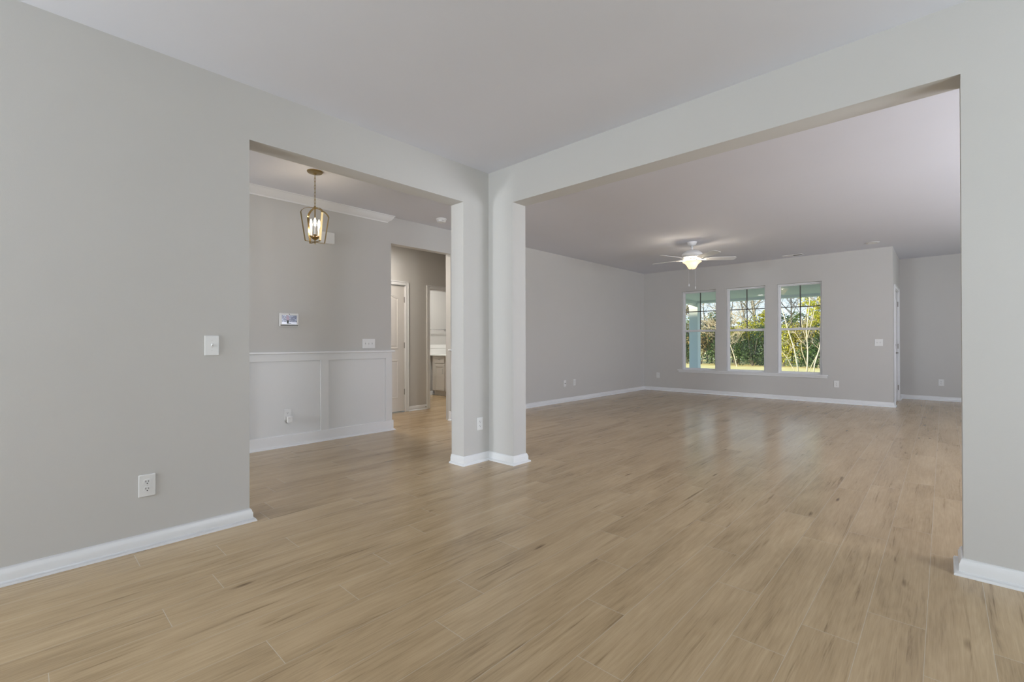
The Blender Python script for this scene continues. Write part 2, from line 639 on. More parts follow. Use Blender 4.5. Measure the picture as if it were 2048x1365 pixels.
# ------------------------------------------------------------------ floor and ceiling
PW, PL, V0 = 0.1805, 1.215, 0.0541
KNOWN = {16: 0.42, 14: 1.051, 13: 0.643, 12: 0.416, 11: 1.287, 10: 1.013, 9: 0.637, 7: 1.146, 6: 2.043, 5: 1.693, 4: 1.36,
         3: 2.228, 2: 1.858, 1: 0.9, 0: 2.397, -1: 3.28, 8: 0.2, 15: 0.75}
X0, X1, Y0, Y1 = UFRONT - 0.15, UN + 0.15, VKIT - 0.15, VBATH + 0.12
fr_ = random.Random(5)
verts, faces, uva, uvb, tones = [], [], [], [], []
k0, k1 = math.floor((Y0 - V0) / PW), math.ceil((Y1 - V0) / PW)
for k in range(k0, k1):
    off = KNOWN.get(k, fr_.uniform(0, PL))
    off -= PL * math.ceil((off - X0) / PL)
    y0, y1 = V0 + k * PW, V0 + (k + 1) * PW
    ym_ = (y0 + y1) / 2
    LX0, LX1 = (2.28, UBATH + 0.12) if ym_ > VB2 - 0.05 else (X0, UF2 - 0.02 if ym_ > VN + 0.13 else X1)
    x = off
    while x < LX1:
        xa, xb = max(x, LX0), min(x + PL, LX1)
        if xb > xa + 1e-4:
            ya, yb = max(y0, Y0), min(y1, Y1)
            i = len(verts)
            verts += [(xa, ya, 0), (xb, ya, 0), (xb, yb, 0), (xa, yb, 0)]
            faces.append((i, i + 1, i + 2, i + 3))
            for (px, py) in ((xa, ya), (xb, ya), (xb, yb), (xa, yb)):
                uva.append((px - x, py - y0))
                uvb.append((x + PL - px, y1 - py))
            tones.append(fr_.random())
        x += PL
me = bpy.data.meshes.new('floor')
me.from_pydata(verts, [], faces)
la, lb = me.uv_layers.new(name='from_start'), me.uv_layers.new(name='to_end')
la.data.foreach_set('uv', np.array(uva, dtype=np.float32).ravel())
lb.data.foreach_set('uv', np.array(uvb, dtype=np.float32).ravel())
ta = me.attributes.new('tone', 'FLOAT', 'FACE')
ta.data.foreach_set('value', np.array(tones, dtype=np.float32))
me.materials.append(M['floor'])
floor = bpy.data.objects.new('floor', me)
COL.objects.link(floor)
struct(floor, 'light brown wide plank floor running through all rooms')

struct(MB().box(X0, UF2, Y0, VB2, -0.30, -0.004).box(UF2, X1, Y0, VN + 0.13, -0.30, -0.004).box(2.28, UBATH + 0.12, VB2, Y1, -0.30, -0.004).build('foundation', M['concrete']))
struct(MB().box(X0, UF2, Y0, VB2, H, H + 0.10).box(UF2, X1, Y0, VN + 0.13, H, H + 0.10).box(2.28, UBATH + 0.12, VB2, Y1, H, H + 0.10).build('ceiling', M['ceiling']), 'flat white painted ceiling over all rooms')

# ------------------------------------------------------------------ walls
A0, A1 = 0.995, 2.768
B0, B1 = -0.065, 2.870
HO0, HO1 = 3.280, 4.260       # hall opening in the back wall
D10, D11 = 3.528, 4.290       # hall door leaf
D20, D21 = 4.783, 5.545       # bathroom doorway
WIN = [(3.540, 4.285), (2.587, 3.335), (1.640, 2.379)]
WZ0, WZ1 = 0.505, 2.245

wall_u('wall_left', V, V2, UFRONT, U2, [(A0, A1, 0, OP)], label='greige wall on the left with the wide opening to the foyer')
wall_v('wall_right', U, U2, VRIGHT, V, [(B0, B1, 0, OP)], label='greige header wall with the wide opening to the living room')
wall_u('wall_back', VB, VB2, UFRONT, UF2, [(HO0, HO1, 0, OP)], label='greige back wall of foyer and living room')
wall_v('wall_far', UF, UF2, VN, VB, [(a, c, WZ0, WZ1) for a, c in WIN], label='greige far wall with three windows')
wall_u('wall_nook_side', VN, VN + 0.13, UF2, UN, [(10.450, 11.388, 0, 2.060)], label='side wall of the nook with the porch door')
wall_v('wall_nook_far', UN, UN + 0.15, VKIT, VN + 0.13, [(-2.6, -1.0, 0.6, 2.2)], label='far greige wall of the nook on the right')
wall_u('wall_hall', VH, VH2, 2.40, UBATH, [(D10 - 0.012, D11 + 0.012, 0, 2.052), (D20, D21, 0, 2.035)], label='hall wall with a door and a doorway')
wall_v('wall_hall_left', 2.28, 2.40, VB2, VH2)
wall_v('wall_hall_right', UBATH, UBATH + 0.12, VB2, VBATH + 0.12)
wall_u('wall_bath_back', VBATH, VBATH + 0.12, 4.40, UBATH)
wall_v('wall_bath_left', 4.40, 4.50, VH2, VBATH)
wall_v('wall_front', UFRONT - 0.15, UFRONT, VRIGHT - 0.15, VB2, [(1.90, 3.00, 0.6, 2.3), (4.07, 4.65, 0.35, 2.25)])
wall_u('wall_side', VRIGHT - 0.15, VRIGHT, UFRONT, U2, [(1.8, 2.8, 0.6, 2.3)])
wall_u('wall_kitchen', VKIT - 0.15, VKIT, U, UN + 0.15, [(4.0, 5.8, 0.65, 2.25), (7.1, 8.9, 0.65, 2.25)])
wall_v('wall_kitchen_left', U - 0.0, U2, VKIT, VRIGHT - 0.15)

# ------------------------------------------------------------------ baseboards
BASE = [(0, 0), (0.034, 0), (0.034, 0.006), (0.029, 0.014), (0.016, 0.019), (0.016, 0.052), (0.012, 0.060), (0.010, 0.070), (0.004, 0.079), (0, 0.080)]


def baseboard(name, path, side, label=None):
    o = MB().sweep(path, BASE, 0.0, side).build(name, M['trim'])
    auto_smooth(o, 50)
    return struct(o, label)


E_ = 1e-4
baseboard('baseboard_left', [(UFRONT, V), (A0, V), (A0, V2), (UFRONT, V2)], -1, 'white baseboard along the left wall and around its opening edge')
baseboard('baseboard_pillar', [(A1, V2), (A1, V), (U, V), (U, B1), (U2, B1), (U2, V2)], -1, 'white baseboard wrapping the corner pillar')
baseboard('baseboard_right', [(U2, VRIGHT - 0.15), (U2, B0), (U, B0), (U, VRIGHT)], -1, 'white baseboard around the right edge of the living room opening')
baseboard('baseboard_back', [(4.92, VB), (UF, VB), (UF, VN), (10.388, VN)], -1, 'white baseboard along living room back and window walls')
baseboard('baseboard_nook', [(11.450, VN), (UN, VN), (UN, VKIT)], -1, 'white baseboard along the nook far wall')
baseboard('baseboard_hall', [(4.353, VH), (4.719, VH)], -1, 'short white baseboard between hall door and doorway')
baseboard('baseboard_hall_left', [(2.40, VB2), (2.40, VH), (3.45, VH)], -1)
baseboard('baseboard_hall_right', [(5.61, VH), (UBATH, VH), (UBATH, VB2)], -1)
baseboard('baseboard_bath', [(4.50, VBATH), (6.16, VBATH)], -1)

# ------------------------------------------------------------------ wainscot on the foyer wall
WT = 0.018


def wainscot(name, u0, u1, stiles, label, ends):
    root = struct(empty(name, Matrix.Translation((u0, VB, 0))), label)
    inv = Matrix.Translation((-u0, -VB, 0))

    def part(nm, mb, mat=M['wainscot']):
        o = mb.build(nm, mat)
        o.data.transform(inv)
        o.parent = root
        return o
    part('panel', MB().box(u0, u1, VB - 0.004, VB + 0.001, 0.0, 0.92))
    part('top_rail', MB().box(u0, u1, VB - WT, VB + 0.001, 0.921, 1.0, 0.0015))
    for a, c in stiles:
        part('stile', MB().box(a, c, VB - WT, VB + 0.001, 0.125, 0.922, 0.0015))
    capprof = [(0, 0), (0.026, 0), (0.034, 0.006), (0.034, 0.019), (0.030, 0.023), (0, 0.023)]
    bp_ = [(0, 0), (0.040, 0), (0.040, 0.006), (0.034, 0.014), (0.020, 0.019), (0.020, 0.122), (0.016, 0.127), (0, 0.127)]
    path = [(u0, VB), (u1, VB)]
    if ends[0]:
        path = [(u0, VB + 0.02)] + path
    if ends[1]:
        path = path + [(u1, VB + 0.02)]
    part('cap_rail', MB().sweep(path, capprof, 0.999, -1), M['trim'])
    part('base', MB().sweep(path, bp_, 0.0, -1), M['trim'])
    return root


wainscot('trim_1', UFRONT, HO0, [(-3.479 + 0.833 * k, -3.386 + 0.833 * k) for k in range(8)] + [(3.188, 3.280)],
         'white board and batten wainscot under the foyer switches', (False, True))
wainscot('trim_2', HO1, 4.90, [(HO1, 4.352), (4.808, 4.90)], 'white wainscot stub right of the hall opening', (True, True))

# crown moulding, mitred back to the wall at its end
CR = [(0, 0), (0.006, -0.0), (0.010, 0.012), (0.022, 0.020), (0.044, 0.036), (0.060, 0.058), (0.066, 0.074), (0.074, 0.078), (0.074, 0.088), (0, 0.088)]
o = MB().sweep([(UFRONT, VB), (3.222, VB), (3.222, VB + 0.012)], CR, H - 0.0885, -1).build('trim_3', M['trim'])
auto_smooth(o, 30)
struct(o, 'white crown moulding ending above the foyer hall opening')

# ------------------------------------------------------------------ doors


def casing(name, u0, u1, ztop, vface, w=0.060, label=None):
    """door casing on a wall facing -v"""
    b_ = MB()
    for a, c in ((u0 - w, u0), (u1, u1 + w)):
        b_.box(a, c, vface - 0.014, vface + 0.002, 0, ztop + w, 0.004)
    b_.box(u0, u1, vface - 0.014, vface + 0.002, ztop, ztop + w, 0.004)
    for a, c in ((u0 - w, u0 - w + 0.014), (u1 + w - 0.014, u1 + w)):
        b_.box(a, c, vface - 0.020, vface - 0.012, 0, ztop + w, 0.003)
    b_.box(u0 - w, u1 + w, vface - 0.020, vface - 0.012, ztop + w - 0.014, ztop + w, 0.003)
    return struct(b_.build(name, M['trim']), label)


casing('trim_4', D10 - 0.008, D11 + 0.010, 2.050, VH, label='white casing around the hall door')
casing('trim_5', D20, D21, 2.033, VH, label='white casing around the bathroom doorway')
# jambs
struct(MB().box(D10 - 0.012, D10 - 0.002, VH - 0.002, VH2, 0, 2.052).box(D11 + 0.002, D11 + 0.012, VH - 0.002, VH2, 0, 2.052)
       .box(D10 - 0.012, D11 + 0.012, VH - 0.002, VH2, 2.044, 2.054).build('trim_6', M['trim']))
struct(MB().box(D20 - 0.002, D20 + 0.012, VH - 0.002, VH2 + 0.004, 0, 2.035).box(D21 - 0.012, D21 + 0.002, VH - 0.002, VH2 + 0.004, 0, 2.035)
       .box(D20, D21, VH - 0.002, VH2 + 0.004, 2.023, 2.037).build('trim_7', M['trim']))


def arch_panel(mb, x0, x1, z0, z1, rise, y, depth):
    """moulded panel: a frame groove with a raised plank field, arched top when rise > 0"""
    def outline(ins):
        a, c, d, e_ = x0 + ins, x1 - ins, z0 + ins, z1 - ins
        pts = [(a, d), (c, d)]
        if rise > 0:
            for k in range(13):
                t = k / 12
                xx = c + (a - c) * t
                pts.append((xx, e_ + rise * (math.sin(math.pi * t) ** 1.3)))
        else:
            pts += [(c, e_), (a, e_)]
        return pts
    loops = [(0.0, 0.0), (0.008, 0.006), (0.020, 0.008), (0.034, 0.002)]
    rows = []
    for ins, dep in loops:
        rows.append([mb.bm.verts.new((px, y - 0.0005 - dep * -1 * 0 + (dep - 0.009), pz)) for px, pz in outline(ins)])
    k = len(rows[0])
    for a, b_ in zip(rows[:-1], rows[1:]):
        for i in range(k):
            mb.bm.faces.new((a[i], a[(i + 1) % k], b_[(i + 1) % k], b_[i]))
    mb.bm.faces.new(rows[-1])


def hinge(root, x, z, yface, inv):
    hb = MB().box(x - 0.009, x + 0.009, yface - 0.003, yface + 0.001, z - 0.045, z + 0.045)
    hb.tube([(x + 0.002, yface - 0.007, z - 0.047), (x + 0.002, yface - 0.007, z + 0.047)], 0.006, 8)
    o = hb.build('hinge', M['steel'])
    o.data.transform(inv)
    o.parent = root
    return o


# hall door: two panels, the upper one arched
yf = VH + 0.012
root = struct(empty('door_1', Matrix.Translation((D10, yf, 0))), 'greige two panel door with arched upper panel in the hall')
inv = Matrix.Translation((-D10, -yf, 0))
b_ = MB().box(D10, D11, yf, yf + 0.035, 0.016, 2.040, 0.002)
o = b_.build('leaf', M['door'])
o.data.transform(inv)
o.parent = root
for z0, z1, rise in ((1.02, 1.845, 0.075), (0.225, 0.845, 0.0)):
    pb = MB()
    x0, x1 = D10 + 0.112, D11 - 0.112
    # sunk field with three plank grooves and a moulded rim standing proud
    rim = [(0, 0.0), (0.006, -0.005), (0.018, -0.005), (0.026, 0.0)]
    pts = [(x0, z0), (x1, z0)]
    if rise:
        pts += [(x1 + (x0 - x1) * t / 14, z1 + rise * math.sin(math.pi * t / 14) ** 1.2) for t in range(15)]
    else:
        pts += [(x1, z1), (x0, z1)]
    cx_, cz_ = (x0 + x1) / 2, (z0 + z1) / 2
    rows = []
    for ins, dy in ((0.0, 0.001), (0.005, -0.006), (0.016, -0.006), (0.026, 0.0005)):
        sx = 1 - ins / ((x1 - x0) / 2)
        sz = 1 - ins / ((z1 - z0) / 2)
        rows.append([pb.bm.verts.new((cx_ + (px - cx_) * sx, yf + dy, cz_ + (pz - cz_) * sz)) for px, pz in pts])
    kk = len(pts)
    for a, c in zip(rows[:-1], rows[1:]):
        for i in range(kk):
            pb.bm.faces.new((a[i], a[(i + 1) % kk], c[(i + 1) % kk], c[i]))
    wpl = (x1 - x0 - 0.10) / 4
    for i in range(4):
        xa = x0 + 0.05 + i * wpl
        zt = z1 - 0.05 + (rise * 0.75 if i in (1, 2) else rise * 0.25 if rise else 0)
        pb.box(xa + 0.004, xa + wpl - 0.004, yf - 0.004, yf + 0.001, z0 + 0.05, zt, 0.002, 1)
    o = pb.build('panel', M['door'])
    o.data.transform(inv)
    o.parent = root
for z in (1.819, 1.079, 0.325):
    hinge(root, D11 + 0.004, z, yf - 0.001, inv)
kb = MB().lathe([(0.0, 0.0), (0.030, 0.0), (0.030, -0.008), (0.012, -0.012), (0.012, -0.030), (0.026, -0.042), (0.028, -0.055), (0.018, -0.066), (0.0, -0.068)], 20, (D10 + 0.065, yf, 0.92), 'y')
o = kb.build('knob', M['steel'], smooth=True)
o.data.transform(inv)
o.parent = root

# porch door in the side wall of the nook
yf = VN + 0.012
NX0, NX1 = 10.462, 11.376
root = struct(empty('door_2', Matrix.Translation((NX0, yf, 0))), 'white porch door seen edge on beside the nook')
inv = Matrix.Translation((-NX0, -yf, 0))
o = MB().box(NX0, NX1, yf, yf + 0.045, 0.012, 2.045, 0.002).build('leaf', M['trim'])
o.data.transform(inv)
o.parent = root
for z0, z1 in ((1.15, 1.90), (0.25, 0.98)):
    for xa, xb in ((NX0 + 0.12, NX0 + 0.42), (NX0 + 0.50, NX1 - 0.12)):
        o = MB().box(xa, xb, yf - 0.005, yf + 0.002, z0, z1, 0.004).build('panel', M['trim'])
        o.data.transform(inv)
        o.parent = root
for z in (1.825, 1.031, 0.25):
    hinge(root, NX1 + 0.002, z, yf - 0.004, inv)
lv = MB().lathe([(0.0, 0), (0.032, 0), (0.030, -0.010), (0.011, -0.014), (0.011, -0.045), (0.0, -0.045)], 20, (NX0 + 0.07, yf, 0.92), 'y')
lv.tube([(NX0 + 0.07, yf - 0.045, 0.92), (NX0 + 0.10, yf - 0.050, 0.92), (NX0 + 0.18, yf - 0.050, 0.918)], 0.009, 8)
o = lv.build('lever_handle', M['steel'], smooth=True)
o.data.transform(inv)
o.parent = root
db = MB().lathe([(0.0, 0), (0.030, 0), (0.028, -0.012), (0.0, -0.014)], 20, (NX0 + 0.07, yf, 1.061), 'y')
db.box(NX0 + 0.065, NX0 + 0.075, yf - 0.03, yf - 0.012, 1.045, 1.077, 0.003)
o = db.build('deadbolt', M['steel'])
o.data.transform(inv)
o.parent = root
casing('trim_8', 10.450, 11.388, 2.060, VN, label='white casing around the porch door')
struct(MB().box(10.450, 10.462, VN - 0.002, VN + 0.13, 0, 2.06).box(11.376, 11.388, VN - 0.002, VN + 0.13, 0, 2.06)
       .box(10.450, 11.388, VN - 0.002, VN + 0.13, 2.047, 2.062).build('trim_9', M['trim']))

# ------------------------------------------------------------------ the three windows
names = ['left', 'middle', 'right']
for i, (a, c) in enumerate(WIN):
    root = struct(empty('window_%d' % (i + 1), Matrix.Translation((UF + 0.07, a, WZ0))), 'white double hung window, %s of the three, four panes above one' % names[i])
    inv = Matrix.Translation((-(UF + 0.07), -a, -WZ0))

    def part(nm, mb, mat, par=root):
        o = mb.build(nm, mat)
        o.data.transform(inv)
        o.parent = par
        return o

    def ring(mb, u0, u1, v0, v1, z0, z1, w, wt=None, wb=None):
        wt, wb = wt or w, wb or w
        mb.box(u0, u1, v0, v0 + w, z0, z1, 0.002, 1)
        mb.box(u0, u1, v1 - w, v1, z0, z1, 0.002, 1)
        mb.box(u0, u1, v0 + w, v1 - w, z1 - wt, z1, 0.002, 1)
        mb.box(u0, u1, v0 + w, v1 - w, z0, z0 + wb, 0.002, 1)
        return mb
    part('frame', ring(MB(), UF + 0.070, UF + 0.150, a, c, WZ0, WZ1, 0.022, 0.026, 0.020), M['vinyl'])
    zm = 1.365
    up_ = part('upper_sash', ring(MB(), UF + 0.112, UF + 0.138, a + 0.020, c - 0.020, zm - 0.022, WZ1 - 0.022, 0.022, 0.016, 0.040), M['vinyl'])
    lo_ = part('lower_sash', ring(MB(), UF + 0.080, UF + 0.108, a + 0.020, c - 0.020, WZ0 + 0.016, zm + 0.024, 0.030, 0.044, 0.026), M['vinyl'])
    part('pane', MB().box(UF + 0.123, UF + 0.127, a + 0.040, c - 0.040, zm + 0.016, WZ1 - 0.036), M['glass'], up_)
    part('pane', MB().box(UF + 0.092, UF + 0.096, a + 0.048, c - 0.048, WZ0 + 0.040, zm - 0.018), M['glass'], lo_)
    g = MB()
    vm = (a + c) / 2
    zt, zb_ = WZ1 - 0.038, zm + 0.018
    g.box(UF + 0.119, UF + 0.131, vm - 0.009, vm + 0.009, zb_, zt)
    g.box(UF + 0.119, UF + 0.131, a + 0.041, c - 0.041, (zt + zb_) / 2 - 0.009, (zt + zb_) / 2 + 0.009)
    part('grid', g, M['grid'], up_)
    lk = MB().box(UF + 0.085, UF + 0.105, vm - 0.025, vm + 0.025, zm + 0.0235, zm + 0.034, 0.003)
    part('sash_lock', lk, M['vinyl'], lo_)

# long sill under all three windows
root = struct(empty('trim_10', Matrix.Translation((UF, 1.54, 0.445))), 'one long white window sill under the three windows')
inv = Matrix.Translation((-UF, -1.54, -0.445))
sb_ = MB().box(UF - 0.045, UF + 0.001, 1.544, 4.372, 0.486, 0.506, 0.004)
for a, c in WIN:
    sb_.box(UF - 0.002, UF + 0.072, a + 0.001, c - 0.001, 0.490, 0.506)
o = sb_.build('stool', M['trim'])
o.data.transform(inv)
o.parent = root
o = MB().box(UF - 0.016, UF + 0.001, 1.562, 4.354, 0.446, 0.487, 0.003).build('apron', M['trim'])
o.data.transform(inv)
o.parent = root

# ------------------------------------------------------------------ wall plates


def oval(mb, x, y, rx, ry, z0, z1, flat):
    pts = []
    for k in range(24):
        a = 2 * math.pi * k / 24
        pts.append((x + rx * math.cos(a), max(y - flat, min(y + flat, y + ry * math.sin(a))), z0))
    mb.poly(pts, (0, 0, z1 - z0))
    return mb


def make_outlet(mtx, label, cat='outlet', mat='plastic', w=0.076, h=0.121):
    root = tag(empty('wall_outlet', mtx), label, cat, 'duplex wall outlets')
    MB().box(-w / 2, w / 2, -h / 2, h / 2, -0.001, 0.006, 0.004).build('cover_plate', M[mat], root).matrix_parent_inverse = Matrix()
    for s in (1, -1):
        y = 0.0195 * s
        r = oval(MB(), 0, y, 0.0172, 0.0172, 0.004, 0.0078, 0.0142).build('socket', M[mat], root)
        sl = MB()
        sl.box(-0.0075, -0.0050, y - 0.001, y + 0.0085, 0.0076, 0.0082)
        sl.box(0.0050, 0.0072, y + 0.000, y + 0.0075, 0.0076, 0.0082)
        oval(sl, 0, y - 0.0075, 0.0028, 0.0028, 0.0076, 0.0082, 0.0026)
        sl.build('slots', M['dark'], r)
    MB().lathe([(0.0, 0.0072), (0.003, 0.007), (0.0034, 0.0055)], 12).build('screw', M['offwhite'], root)
    return root


def make_switch(mtx, gangs, label, w, h, mat='plastic', angle=1):
    root = tag(empty('light_switch', mtx), label, 'light switch')
    MB().box(-w / 2, w / 2, -h / 2, h / 2, -0.001, 0.006, 0.004).build('cover_plate', M[mat], root)
    for k in range(gangs):
        x = (k - (gangs - 1) / 2) * 0.046
        MB().box(x - 0.0055, x + 0.0055, -0.0125, 0.0125, 0.0055, 0.0068, 0.0008, 1).build('toggle_slot', M['offwhite'], root)
        t = MB().box(x - 0.0042, x + 0.0042, -0.006, 0.006, 0.004, 0.017, 0.0015, 1)
        sgn = angle if k % 2 == 0 else -angle
        for v in t.bm.verts:
            if v.co.z > 0.01:
                v.co.y += 0.007 * sgn
        t.build('toggle', M[mat], root)
        for s in (1, -1):
            MB().lathe([(0.0, 0.0070), (0.0028, 0.0068), (0.0032, 0.0055)], 10, (x, 0.030 * s, 0)).build('screw', M['offwhite'], root)
    return root


first_outlet = make_outlet(frame_on('-v', 0.484, V, 0.340), 'white duplex outlet low on the left wall, largest and nearest of the outlets')


def more_outlet(facing, x, y, z, label):
    o = copy_tree(first_outlet)
    o.matrix_world = frame_on(facing, x, y, z)
    o['label'] = label
    return o


more_outlet('-v', 2.964, V, 0.355, 'white duplex outlet low on the corner pillar between the two openings')
adapter_outlet = more_outlet('-v', 1.993, VB - 0.004, 0.345, 'white duplex outlet in the wainscot panel holding the plug adapter')
more_outlet('-v', 7.308, VB, 0.352, 'white outlet on living room back wall, right one of the pair')
more_outlet('-u', UF, 4.846, 0.355, 'white duplex outlet left of the windows near the corner')
more_outlet('-u', UF, 1.424, 0.349, 'white duplex outlet on window wall below the right end of sill')
more_outlet('-u', UN, 0.033, 0.344, 'white duplex outlet on the nook far wall at the right')

make_switch(frame_on('-v', 0.790, V, 1.103), 1, 'white single toggle light switch on the left wall beside the foyer opening', 0.076, 0.120)
make_switch(frame_on('-v', 2.960, VB, 1.110), 3, 'white triple toggle light switch above the wainscot in the foyer', 0.173, 0.118)
make_switch(frame_on('-u', UF, 0.818, 1.101), 2, 'white double toggle light switch right of the windows', 0.115, 0.122)

# coax plate next to the living room outlet
root = tag(empty('cable_jack', frame_on('-v', 7.000, VB, 0.350)), 'white cable jack plate, left one of the pair on living room wall', 'cable jack')
MB().box(-0.037, 0.037, -0.060, 0.060, -0.001, 0.006, 0.004).build('cover_plate', M['plastic'], root)
MB().lathe([(0.008, 0.005), (0.008, 0.008), (0.005, 0.008), (0.005, 0.016), (0.0, 0.016)], 16).build('connector', M['dark'], root)

# plug-in adapter
root = tag(empty('plug_adapter', frame_on('-v', 2.000, VB - 0.004 - 0.0085, 0.305)), 'white plug adapter in the lower socket of the wainscot outlet', 'adapter')
MB().box(-0.022, 0.028, -0.045, 0.022, 0.0, 0.046, 0.006).build('body', M['plastic'], root)
MB().box(-0.014, -0.006, -0.0458, -0.0445, 0.016, 0.028).box(0.010, 0.018, -0.0458, -0.0445, 0.016, 0.028).build('terminal', M['dark'], root)
MB().box(-0.022, 0.028, 0.0055, 0.0065, 0.0455, 0.0464).build('seam', M['greyplastic'], root)

# door chime box
root = tag(empty('door_chime', frame_on('-v', 2.415, VB, 2.325)), 'white door chime box high on the foyer wall behind the pendant', 'door chime')
MB().box(-0.090, 0.090, -0.065, 0.065, -0.001, 0.048, 0.008).build('cover', M['plastic'], root)

# security panel with its picture
root = tag(empty('security_panel', frame_on('-v', 2.005, VB, 1.368)), 'white touchscreen security panel showing a snowy winter picture on the foyer wall', 'security panel')
MB().box(-0.100, 0.100, -0.075, 0.075, -0.001, 0.026, 0.010, 3).build('housing', M['plastic'], root)
scr = MB().box(-0.078, 0.078, -0.046, 0.050, 0.0255, 0.0268, 0.0004, 1).build('screen', M['picture'], root)
MB().poly([(-0.028, 0.044, 0.0269), (-0.020, 0.050, 0.0269), (-0.012, 0.044, 0.0269), (-0.010, 0.034, 0.0269), (0.0, 0.020, 0.0269), (-0.006, -0.005, 0.0269), (-0.028, -0.005, 0.0269), (-0.033, 0.016, 0.0269)], (0, 0, 0.0002)).build('coat_figure', M['pic_coat'], scr)
MB().poly([(-0.028, -0.005, 0.0269), (-0.006, -0.005, 0.0269), (-0.009, -0.036, 0.0269), (0.018, -0.036, 0.0269), (0.018, -0.040, 0.0269), (-0.026, -0.040, 0.0269)], (0, 0, 0.0002)).build('leg_figure', M['pic_dark'], scr)
MB().box(-0.092, 0.092, -0.066, -0.052, 0.0255, 0.0275, 0.001, 1).build('speaker_bar', M['greyplastic'], root)
MB().lathe([(0.0, 0.0275), (0.0045, 0.0272), (0.005, 0.0255)], 14, (0.0, 0.0615, 0)).build('camera_eye', M['dark'], root)
for x in (-0.038, 0.036):
    MB().lathe([(0.0, 0.0272), (0.0035, 0.027), (0.004, 0.0255)], 12, (x, 0.0615, 0)).build('indicator_light', M['counter'], root)

# ------------------------------------------------------------------ ceiling things
root = tag(empty('smoke_detector', Matrix.Translation((3.787, 4.80, H))), 'round white smoke detector on the foyer ceiling', 'smoke detector')
o = MB().lathe([(0.0, 0.001), (0.068, 0.001), (0.068, -0.012), (0.064, -0.016), (0.060, -0.018), (0.060, -0.026), (0.056, -0.040), (0.046, -0.047), (0.0, -0.049)], 36).build('body', M['plastic'], root)
auto_smooth(o, 30)
MB().box(-0.030, 0.004, -0.0615, -0.055, -0.034, -0.030).build('sensor_slot', M['greyplastic'], root)
MB().lathe([(0.0, -0.0515), (0.010, -0.051), (0.011, -0.048)], 16, (0.014, -0.012, 0)).build('test_button', M['offwhite'], root)

root = tag(empty('ceiling_disc', Matrix.Translation((9.55, 0.84, H))), 'flat white round cover on the ceiling near the nook corner', 'ceiling cover')
o = MB().lathe([(0.0, 0.001), (0.092, 0.001), (0.092, -0.006), (0.080, -0.013), (0.062, -0.014), (0.058, -0.009), (0.0, -0.009)], 36).build('cover', M['offwhite'], root)
auto_smooth(o, 30)

root = tag(empty('ceiling_vent', Matrix.Translation((9.90, 2.05, H))), 'white ceiling air vent with dark gaps between louvres above the windows', 'air vent')
fb = MB()
fb.box(-0.075, -0.055, -0.165, 0.165, -0.008, 0.001, 0.002, 1).box(0.055, 0.075, -0.165, 0.165, -0.008, 0.001, 0.002, 1)
fb.box(-0.056, 0.056, -0.165, -0.145, -0.008, 0.001, 0.002, 1).box(-0.056, 0.056, 0.145, 0.165, -0.008, 0.001, 0.002, 1)
fb.box(-0.056, 0.056, -0.004, 0.004, -0.008, 0.001)
fb.build('frame', M['offwhite'], root)
MB().box(-0.056, 0.056, -0.146, 0.146, -0.0035, 0.001).build('duct', M['dark'], root)  # black plate: shade inside the vent put in as colour
for k in range(7):
    x = -0.046 + k * 0.0153
    lb_ = MB()
    lb_.poly([(x, 0.005, -0.0015), (x + 0.010, 0.005, -0.009), (x + 0.0115, 0.005, -0.0083), (x + 0.0015, 0.005, -0.0008)], (0, 0.14, 0))
    if k % 3 == 0:  # slats thinned on this half so it reads darker
        lb_.poly([(x + 0.010, -0.145, -0.0015), (x, -0.145, -0.0040), (x - 0.0015, -0.145, -0.0034), (x + 0.0085, -0.145, -0.0008)], (0, 0.14, 0))
    lb_.build('louvre', M['offwhite'], root)

# ------------------------------------------------------------------ pendant lantern
PX, PY = 1.917, 4.334
root = tag(empty('pendant_lantern', Matrix.Translation((PX, PY, 0))), 'brass cage pendant lantern with three lit candle bulbs in the foyer', 'pendant light')
o = MB().lathe([(0.0, H + 0.001), (0.071, H + 0.001), (0.071, H - 0.006), (0.064, H - 0.014), (0.020, H - 0.022), (0.012, H - 0.030), (0.0, H - 0.032)], 36).build('canopy', M['brass'], root)
auto_smooth(o, 30)
ch = MB()
zt, zb_ = H - 0.028, 2.404
nl = 9
step = (zt - zb_) / nl
for k in range(nl):
    zc = zt - (k + 0.5) * step
    pts = []
    hl, hw = step * 0.62, 0.0075
    for q in range(15):
        a = 2 * math.pi * q / 14
        dx, dz = hw * math.sin(a), hl * math.cos(a)
        ang = 0.6 + (math.pi / 2 if k % 2 else 0)
        pts.append((dx * math.cos(ang), dx * math.sin(ang), zc + dz))
    ch.tube(pts, 0.0021, 6, caps=False)
o = ch.build('chain', M['brass'], root, smooth=True)
o = MB().lathe([(0.0, 2.412), (0.009, 2.410), (0.011, 2.402), (0.016, 2.398), (0.016, 2.388), (0.006, 2.384), (0.0055, 2.13), (0.0, 2.13)], 18).build('stem', M['brass'], root)
auto_smooth(o, 40)
a0 = math.radians(93.0)
